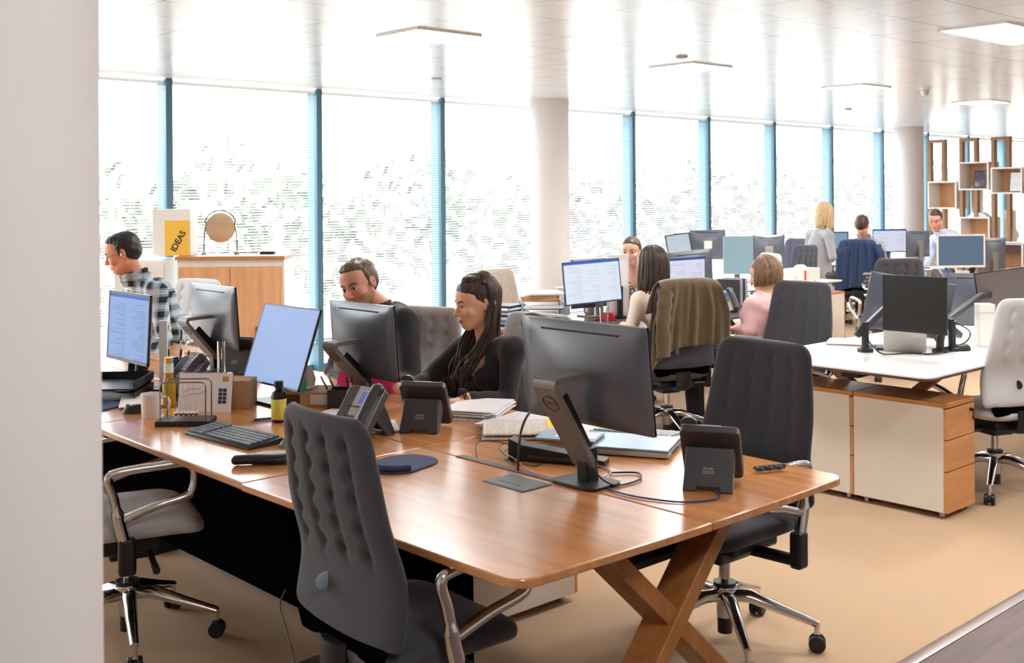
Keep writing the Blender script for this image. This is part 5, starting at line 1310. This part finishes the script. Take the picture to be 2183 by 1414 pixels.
    if style == 'short':
        hs.ell((0, -.026, .052), (.0815, .0965, .084), .01); hs.ell((0, -.050, .010), (.076, .070, .075), .02)
        hs.ell((0, .030, .098), (.060, .050, .030), .02)
        for s in (-1, 1): hs.cap((s*.074, .012, .045), (s*.0735, .010, -.005), .010, .006, .01)
        hs.ell((0, .095, -.005), (.068, .052, .062), .012, sub=True)
        for s in (-1, 1): hs.ell((s*.085, -.010, -.004), (.02, .018, .03), .008, sub=True)
        hs.ell((0, .05, -.10), (.09, .09, .08), .01, sub=True)
    else:
        hs.ell((0, -.020, .046), (.082, .100, .090), .01); hs.ell((0, .040, .068), (.062, .050, .044), .02); hs.ell((0, -.045, .0), (.078, .075, .085), .02)
        hs.ell((0, .090, -.012), (.092, .076, .087), .012, sub=True); hs.ell((0, .05, -.10), (.09, .09, .08), .01, sub=True)
    hs.M = Matrix()
    ho = soft_obj(hs, 'hair', H[hair], t, org, noise=.0009 if style == 'short' else .0007, nscale=80, seed=3, it=2)
    t['_'] = 0; del t['_']
    return t, HM, org, ho

# ------------------------------------------------------------------ the people
m_black_top = mat('black_knit', '18171b', .85, sheen=.2, bump=.3, bscale=500)
m_black_shirt = mat('black_shirt', '1b1b20', .8, sheen=.15)
m_grey_knit = mat('grey_knit', 'a5a5a8', .9, bump=.3, bscale=400)
m_grey_shirt = mat('grey_shirt', 'a3a6b0', .85)
m_blue_shirt = mat('pale_blue_shirt', 'c3cde6', .8)
m_pink = mat('pale_pink_blouse', 'e0b4b4', .75)
m_white_bl = mat('cream_blouse', 'ddcdbf', .75)
def plaid():
    m = bpy.data.materials.new('plaid_cotton'); q = NB(m); tc = q.t.nodes.new('ShaderNodeTexCoord'); mp = q.t.nodes.new('ShaderNodeMapping')
    mp.inputs['Rotation'].default_value = (0, 0, .75); q.l(tc.outputs['Object'], mp.inputs[0]); sp = q.t.nodes.new('ShaderNodeSeparateXYZ'); q.l(mp.outputs[0], sp.inputs[0])
    def band(o, per, a, b): f = q.math('FRACT', q.math('MULTIPLY', o, 1 / per)); return q.math('MULTIPLY', q.math('GREATER_THAN', f, a), q.math('LESS_THAN', f, b))
    h1 = band(sp.outputs[0], .085, .0, .42); v1 = band(sp.outputs[2], .085, .0, .42)
    h2 = band(sp.outputs[0], .085, .62, .70); v2 = band(sp.outputs[2], .085, .62, .70); h3 = band(sp.outputs[0], .085, .78, .84); v3 = band(sp.outputs[2], .085, .78, .84)
    s_ = q.math('MULTIPLY', q.math('ADD', h1, v1), .5)
    c = q.mix(s_, L('9fb4c4'), L('0f1626')); ln = q.math('MINIMUM', q.math('ADD', q.math('ADD', h2, v2), q.math('ADD', h3, v3)), 1.0)
    q.l(q.mix(q.math('MULTIPLY', ln, .55), c, L('e6edf2')), q.b.inputs['Base Color']); q.b.inputs['Roughness'].default_value = .85; return m
def leopard():
    m = bpy.data.materials.new('speckled_blouse'); q = NB(m); f = q.noise(q.obj(), 55, 3, .7); q.l(q.mix(q.ramp(f, .47, .53), L('26242a'), L('d3cfd0')), q.b.inputs['Base Color']); return m
UP = W3(0, 0, 1)
# woman in black
t, HM, org, ho = person('woman with long dark hair in a black top, typing in profile at the second desk', (3.38, 3.80, 0), 168,
    N=W3(3.336, 3.766, 0.984), P=W3(3.40, 3.74, .57), sh=(W3(3.307, 3.589, 0.966), W3(3.337, 3.969, 0.927)), el=(W3(3.256, 3.567, 0.751), W3(3.138, 3.976, 0.802)), wr=(W3(3.069, 3.618, 0.775), W3(2.889, 3.865, 0.811)),
    head=(W3(3.271, 3.786, 1.158), 161, 9, 0), fem=True, skinm=SK['f'], top=m_black_top, hair='dark', style='long', vox=.0042, hands=((W3(-.95, .1, -.12), UP, .55), (W3(-.9, -.3, -.1), UP, .5)),
    topname='knit_top', neck_cut=(.10, -.035), cutr=(.055, .075, .135), lipm=LIP, sleeve=.93)
def loc(q): return HM @ W3(*q)
strands('long_hair', HM, H['dark'], t, org, 150, .30, back=104, r=.0075, seed=5, wave=.012, gather=.02)
b = MB(); rg = random.Random(4)
for i in range(34):                               # locks falling in front of both shoulders
    s = -1 if i % 2 else 1
    a0 = loc((s * (.076 + rg.uniform(-.004, .006)), rg.uniform(-.065, -.028), rg.uniform(-.03, .03)))
    side = HM.to_3x3() @ W3(s, 0, 0); fwd = W3(-.95, .25, 0)
    pts = [a0, a0 + UP * -.10 + fwd * .01 + side * .012, a0 + UP * -.20 + fwd * (rg.uniform(.03, .07) if s < 0 else rg.uniform(.06, .10)) - side * .006, a0 + UP * -.30 + fwd * rg.uniform(.09, .15) - side * rg.uniform(.01, .05), a0 + UP * -rg.uniform(.36, .44) + fwd * rg.uniform(.09, .15) - side * rg.uniform(.0, .05)]
    pts = smooth_path(pts, 3); n_ = len(pts); b.tube([p - org for p in pts], [.008 * (1 - .6 * k / n_) for k in range(n_)], 6)
b.build('front_locks', H['dark'], t, smooth=180)
tb = Soft(.0045); tb.M = HM
tb.ell((0, -.055, .115), (.040, .042, .030), .015); tb.ell((0, .0, .118), (.05, .055, .024), .02); tb.cap((-.055, -.03, .095), (.0, -.10, .085), .022, .02, .015); tb.cap((.055, -.03, .095), (.0, -.10, .085), .022, .02, .015); tb.M = Matrix()
soft_obj(tb, 'hair_knot', H['dark'], t, org, noise=.003, nscale=50, seed=2)
m_gold = mat('gold', 'd8a860', .2, 1)
for s in (-1, 1): MB().tube([loc((s*.079, -.004 + .009*math.cos(a), -.040 + .011*math.sin(a))) - org for a in [2*PI*k/16 for k in range(16)]], .0018, 6, closed=True).build('earring', m_gold, t)
nk = W3(3.336, 3.766, 0.984); fw_ = W3(math.cos(math.radians(168)), math.sin(math.radians(168)), 0); rt_ = W3(fw_.y, -fw_.x, 0)
MB().tube(smooth_path([nk + rt_ * x + fw_ * y + UP * z - org for x, y, z in ((-.06, .02, .0), (-.04, .07, -.05), (0, .105, -.105), (.04, .07, -.05), (.06, .02, .0))], 4), .0016, 6).build('necklace', m_gold, t)
w0 = W3(3.069, 3.618, 0.775); dd = (w0 - W3(3.256, 3.567, 0.751)).normalized()
x1 = dd.cross(UP).normalized(); y1 = x1.cross(dd)
MB().tube([w0 + dd*.012 + x1*.031*math.cos(a) + y1*.031*math.sin(a) - org for a in [2*PI*k/18 for k in range(18)]], .006, 8, closed=True).build('bracelet', m_gold, t)
MB().tube([w0 + dd*.026 + x1*.029*math.cos(a) + y1*.029*math.sin(a) - org for a in [2*PI*k/18 for k in range(18)]], .005, 8, closed=True).cyl(w0 + dd*.026 + y1*.026 - org, w0 + dd*.026 + y1*.040 - org, .019, n=20).build('wristwatch', M['black'], t)
# bearded man
t, HM, org, ho = person('bearded man in a black shirt looking down behind the monitor', (3.40, 4.80, 0), 190,
    N=W3(3.427, 4.676, 1.083), P=W3(3.48, 4.62, .57), sh=(W3(3.361, 4.437, 1.023), W3(3.415, 4.986, 0.962)), el=(W3(3.295, 4.308, 0.745), W3(3.214, 4.858, 0.720)), wr=(W3(2.990, 4.180, 0.731), W3(3.045, 4.470, 0.697)),
    head=(W3(3.199, 4.601, 1.203), 200, 13, 13), fem=False, skinm=SK['m'], top=m_black_shirt, hair='midbrown', style='short', vox=.0042, hands=((W3(-.9, .3, -.1), UP, .5), (W3(-.9, -.2, -.1), UP, .5)),
    collar=True, stubble=True, build=1.08)
# man in plaid
t, HM, org, ho = person('man in a plaid shirt with glasses and white earphones, in profile', (3.20, 6.85, 0), 165,
    N=W3(3.001, 6.688, 1.147), P=W3(3.48, 7.05, .57), sh=(W3(2.970, 6.404, 1.083), W3(3.059, 6.947, 1.037)), el=(W3(2.955, 6.281, 0.793), W3(2.933, 6.819, 0.771)), wr=(W3(2.719, 6.132, 0.702), W3(2.781, 6.550, 0.694)),
    head=(W3(2.873, 6.670, 1.309), 148, 17, 0), fem=False, skinm=SK['m'], top=plaid(), hair='black', style='short', vox=.005, hands=((W3(-.9, .1, -.1), UP, .5), (W3(-.9, -.2, -.1), UP, .5)), collar=True)
g = MB(); g.M = Matrix.Translation(-org) @ HM
for s in (-1, 1):
    g.tube([(s*.031 + .022*math.cos(a), .101 - .004*abs(math.cos(a)), .0 + .015*math.sin(a)) for a in [2*PI*k/16 for k in range(16)]], .0011, 6, closed=True); g.tube([(s*.053, .096, .004), (s*.074, .05, .006), (s*.077, -.01, .008)], .0013, 6)
g.tube([(-.009, .101, .003), (0, .104, .005), (.009, .101, .003)], .0011, 6); g.build('glasses', M['dgrey'], t)
g = MB(); g.M = Matrix.Translation(-org) @ HM; g.ball((.081, .0, -.004), .008, 10, 8); g.tube(smooth_path([(.083, .003, -.008), (.082, .012, -.04), (.070, .03, -.09), (.055, .05, -.14), (.03, .05, -.20)], 4), .0022, 6)
g.ball((-.081, .0, -.004), .008, 10, 8); g.build('earphones', M['white_gloss'], t)
# woman in the cream blouse, from behind
t, HM, org, ho = person('woman in a cream blouse with dark hair, seen from behind at the second bench', (5.85, 4.92, 0), 98,
    N=W3(5.815, 4.867, 1.004), P=W3(5.93, 4.84, .57), sh=(W3(5.717, 4.930, 0.936), W3(6.082, 4.892, 0.940)), el=(W3(5.656, 4.959, 0.732), W3(6.304, 5.000, 0.690)), wr=(W3(5.897, 5.240, 0.725), W3(6.317, 5.192, 0.707)),
    head=(W3(5.818, 4.905, 1.168), 97, 8, 0), fem=True, skinm=SK['p'], top=m_white_bl, hair='dark', style='long', vox=.006, hands=((W3(-.15, 1, -.1), UP, .4), (W3(-.2, 1, -.1), UP, .4)), topname='blouse', collar=True, sleeve=.9)
strands('long_hair', HM, H['dark'], t, org, 170, .26, back=62, r=.0085, seed=8, wave=.008, gather=.0, bulge=.01)
# woman opposite, half hidden
t, HM, org, ho = person('woman in a speckled blouse half hidden behind the upright papers', (6.90, 6.12, 0), 235,
    N=W3(6.907, 6.009, 0.997), P=W3(6.97, 6.20, .57), sh=(W3(6.926, 5.855, 0.927), W3(6.891, 6.160, 0.913)), el=(W3(6.781, 5.717, 0.629), W3(6.711, 6.054, 0.608)), wr=(W3(6.470, 5.596, 0.628), W3(6.439, 5.760, 0.617)),
    head=(W3(6.815, 5.958, 1.191), 205, 3, 0), fem=True, skinm=SK['p'], top=leopard(), hair='brown', style='long', vox=.006, topname='blouse', neck_cut=(.09, -.04), gaze=10)
# girl in pink
t, HM, org, ho = person('girl in a pale pink blouse with shoulder length brown hair, seen from behind', (6.42, 4.55, 0), 122,
    N=W3(6.523, 4.486, 0.948), P=W3(6.42, 4.50, .57), sh=(W3(6.378, 4.483, 0.880), W3(6.790, 4.511, 0.863)), el=(W3(6.307, 4.453, 0.714), W3(6.912, 4.507, 0.678)), wr=(W3(6.489, 4.694, 0.699), W3(6.983, 4.714, 0.690)),
    head=(W3(6.554, 4.498, 1.084), 112, 12, 0), fem=True, skinm=SK['p'], top=m_pink, hair='lightbrown', style='long', vox=.006, hands=((W3(-.45, .85, -.1), UP, .5), (W3(-.4, .9, -.1), UP, .5)), topname='blouse', sleeve=.88)
strands('bobbed_hair', HM, H['lightbrown'], t, org, 200, .11, back=58, r=.0085, seed=11, wave=.004, bulge=.008, tip=.8, cap=1.09)
# standing blonde
t, HM, org, ho = person('blonde woman in a long grey cardigan standing with her back turned', (11.75, 7.05, 0), 15,
    N=W3(11.482, 7.094, 1.238), P=W3(11.471, 7.104, 0.687), sh=(W3(11.568, 7.287, 1.166), W3(11.373, 6.922, 1.178)), el=(W3(11.542, 7.311, 0.897), W3(11.359, 6.867, 0.931)), wr=(W3(11.914, 7.376, 0.908), W3(11.732, 7.136, 1.007)),
    head=(W3(11.516, 7.063, 1.425), -8, 14, 0), fem=True, skinm=SK['p'], top=m_grey_knit, hair='blonde', style='long', vox=.009, seated=False, topname='cardigan', long_top=True, legs=M['dgrey'])
strands('blonde_hair', HM, H['blonde'], t, org, 150, .22, back=48, r=.010, seed=13, wave=.012, bulge=.006, tip=.5, cap=1.08)
# man in the grey shirt
t, HM, org, ho = person('man in a grey shirt seated with his back turned, jacket on his chair', (12.45, 7.35, 0), 20,
    N=W3(12.734, 7.231, 1.110), P=W3(12.55, 7.42, .57), sh=(W3(12.752, 7.419, 0.998), W3(12.629, 6.988, 1.025)), el=(W3(12.796, 7.514, 0.705), W3(12.574, 6.903, 0.833)), wr=(W3(13.165, 7.446, 0.776), W3(12.868, 7.039, 0.792)),
    head=(W3(12.568, 7.181, 1.262), 12, 6, 0), fem=False, skinm=SK['m'], top=m_grey_shirt, hair='brown', style='short', vox=.009, hands=(None, (W3(.9, .2, -.1), UP, .5)), collar=True)
# man in the blue shirt
t, HM, org, ho = person('young man in a pale blue shirt leaning over a desk by the shelving', (13.9, 6.75, 0), 205,
    N=W3(13.491, 6.601, 1.160), P=W3(14.258, 6.709, 0.742), sh=(W3(13.458, 6.427, 1.093), W3(13.661, 6.784, 1.068)), el=(W3(13.197, 6.327, 0.890), W3(13.498, 6.730, 0.895)), wr=(W3(12.877, 6.350, 0.817), W3(13.250, 6.687, 0.758)),
    head=(W3(13.335, 6.609, 1.323), 196, 22, 0), fem=False, skinm=SK['m'], top=m_blue_shirt, hair='brown', style='short', vox=.009, seated=False, collar=True)

# ------------------------------------------------------------------ jackets on chair backs
def jacket(label, loc, rz, m, drop=.42, w=.27, tail=.16, sleeves=((-.17, .40), (.2, .34)), seed=1, name='jacket'):
    t = thing(name, label, 'jacket', loc, rz)
    rg = random.Random(seed); ph = [rg.uniform(0, 6) for _ in range(4)]
    def fn(a, c):
        x = (a * 2 - 1); s = c * (drop + .30) - .22          # s<0: front side, s>0: back side (behind the sitter)
        zt = 1.10; wv = w * (.74 + .26 * min(1, abs(s) / .22)) * (1 + .12 * max(0, s))
        fold = .016 * math.sin(x * 9 + ph[0] + s * 3) * min(1, max(0, abs(s) / .12)) + .008 * math.sin(x * 21 + ph[1]) * min(1, max(0, abs(s) / .15))
        if s < 0: y = -.255 + .035 - fold * .3 + .03 * abs(s); z = zt + s
        else: y = -.31 - .008 - abs(fold) * .9 + .06 * s - .02 * x * x; z = zt - s * (1 + tail * max(0, -x) ** 2)
        k = max(0, 1 - abs(s) / .04)
        if k > 0: y = y * (1 - k) + (-.275 + .03 * (-s / .04)) * k
        z += .012 * k - .018 * abs(x) ** 4 * (1 if abs(s) < .1 else .4)
        return (x * wv, y, z)
    b = MB(); b.grid(fn, 44, 40); o = b.build('body', m, t, smooth=180)
    so = o.modifiers.new('cloth', 'SOLIDIFY'); so.thickness = .009
    for x, ln in sleeves:
        q = MB(); pts = smooth_path([(x, -.325, 1.03), (x * 1.15, -.36, .93), (x * 1.22, -.362, .80), (x * 1.18, -.352, 1.03 - ln)], 5)
        q.tube(pts, [.05 + .006 * math.sin(i * 1.7) for i in range(len(pts))], 14, flat=.45, up=(1, 0, 0)); q.build('sleeve', m, t, smooth=60)
    return t
m_suede = mat('brown_suede', '57452b', .95, sheen=.4, var=.2, vscale=6, bump=.25, bscale=120)
m_navycl = mat('navy_cloth', '24395f', .85, sheen=.2, var=.15, vscale=5)
jacket('olive brown suede jacket hung over the chair of the woman in cream', (5.84, 4.80, 0), -.36, m_suede, .36, .285, .30, ((-.19, .42),), 2)
jacket('navy jacket draped over the chair of the man in grey', (12.42, 7.27, 0), -.70, m_navycl, .50, .27, .1, ((-.2, .40), (.22, .62)), 5)
t = thing('bag', 'black bag hanging on the chair behind the bearded man', 'bag', (3.40, 4.05, .64))
sb = Soft(.008); sb.ell((3.40, 4.05, .76), (.06, .12, .13), .02); soft_obj(sb, 'body', M['black'], t, (3.40, 4.05, .64), noise=.003)
MB().tube(smooth_path([(0, -.10, .15), (0, -.09, .24), (0, 0, .30), (0, .09, .24), (0, .10, .15)], 5), .010, 8).build('strap', M['black'], t)
t = thing('scarf', 'dark garment hanging on the back of the chair of the woman in black', 'garment', (3.56, 3.62, .78)); sb = Soft(.007); sb.cap((3.56, 3.74, 1.06), (3.56, 3.55, 1.03), .05, .05, .02); sb.cap((3.56, 3.56, 1.03), (3.57, 3.53, .82), .045, .05, .03); soft_obj(sb, 'cloth', m_black_top, t, (3.56, 3.62, .78), noise=.004)
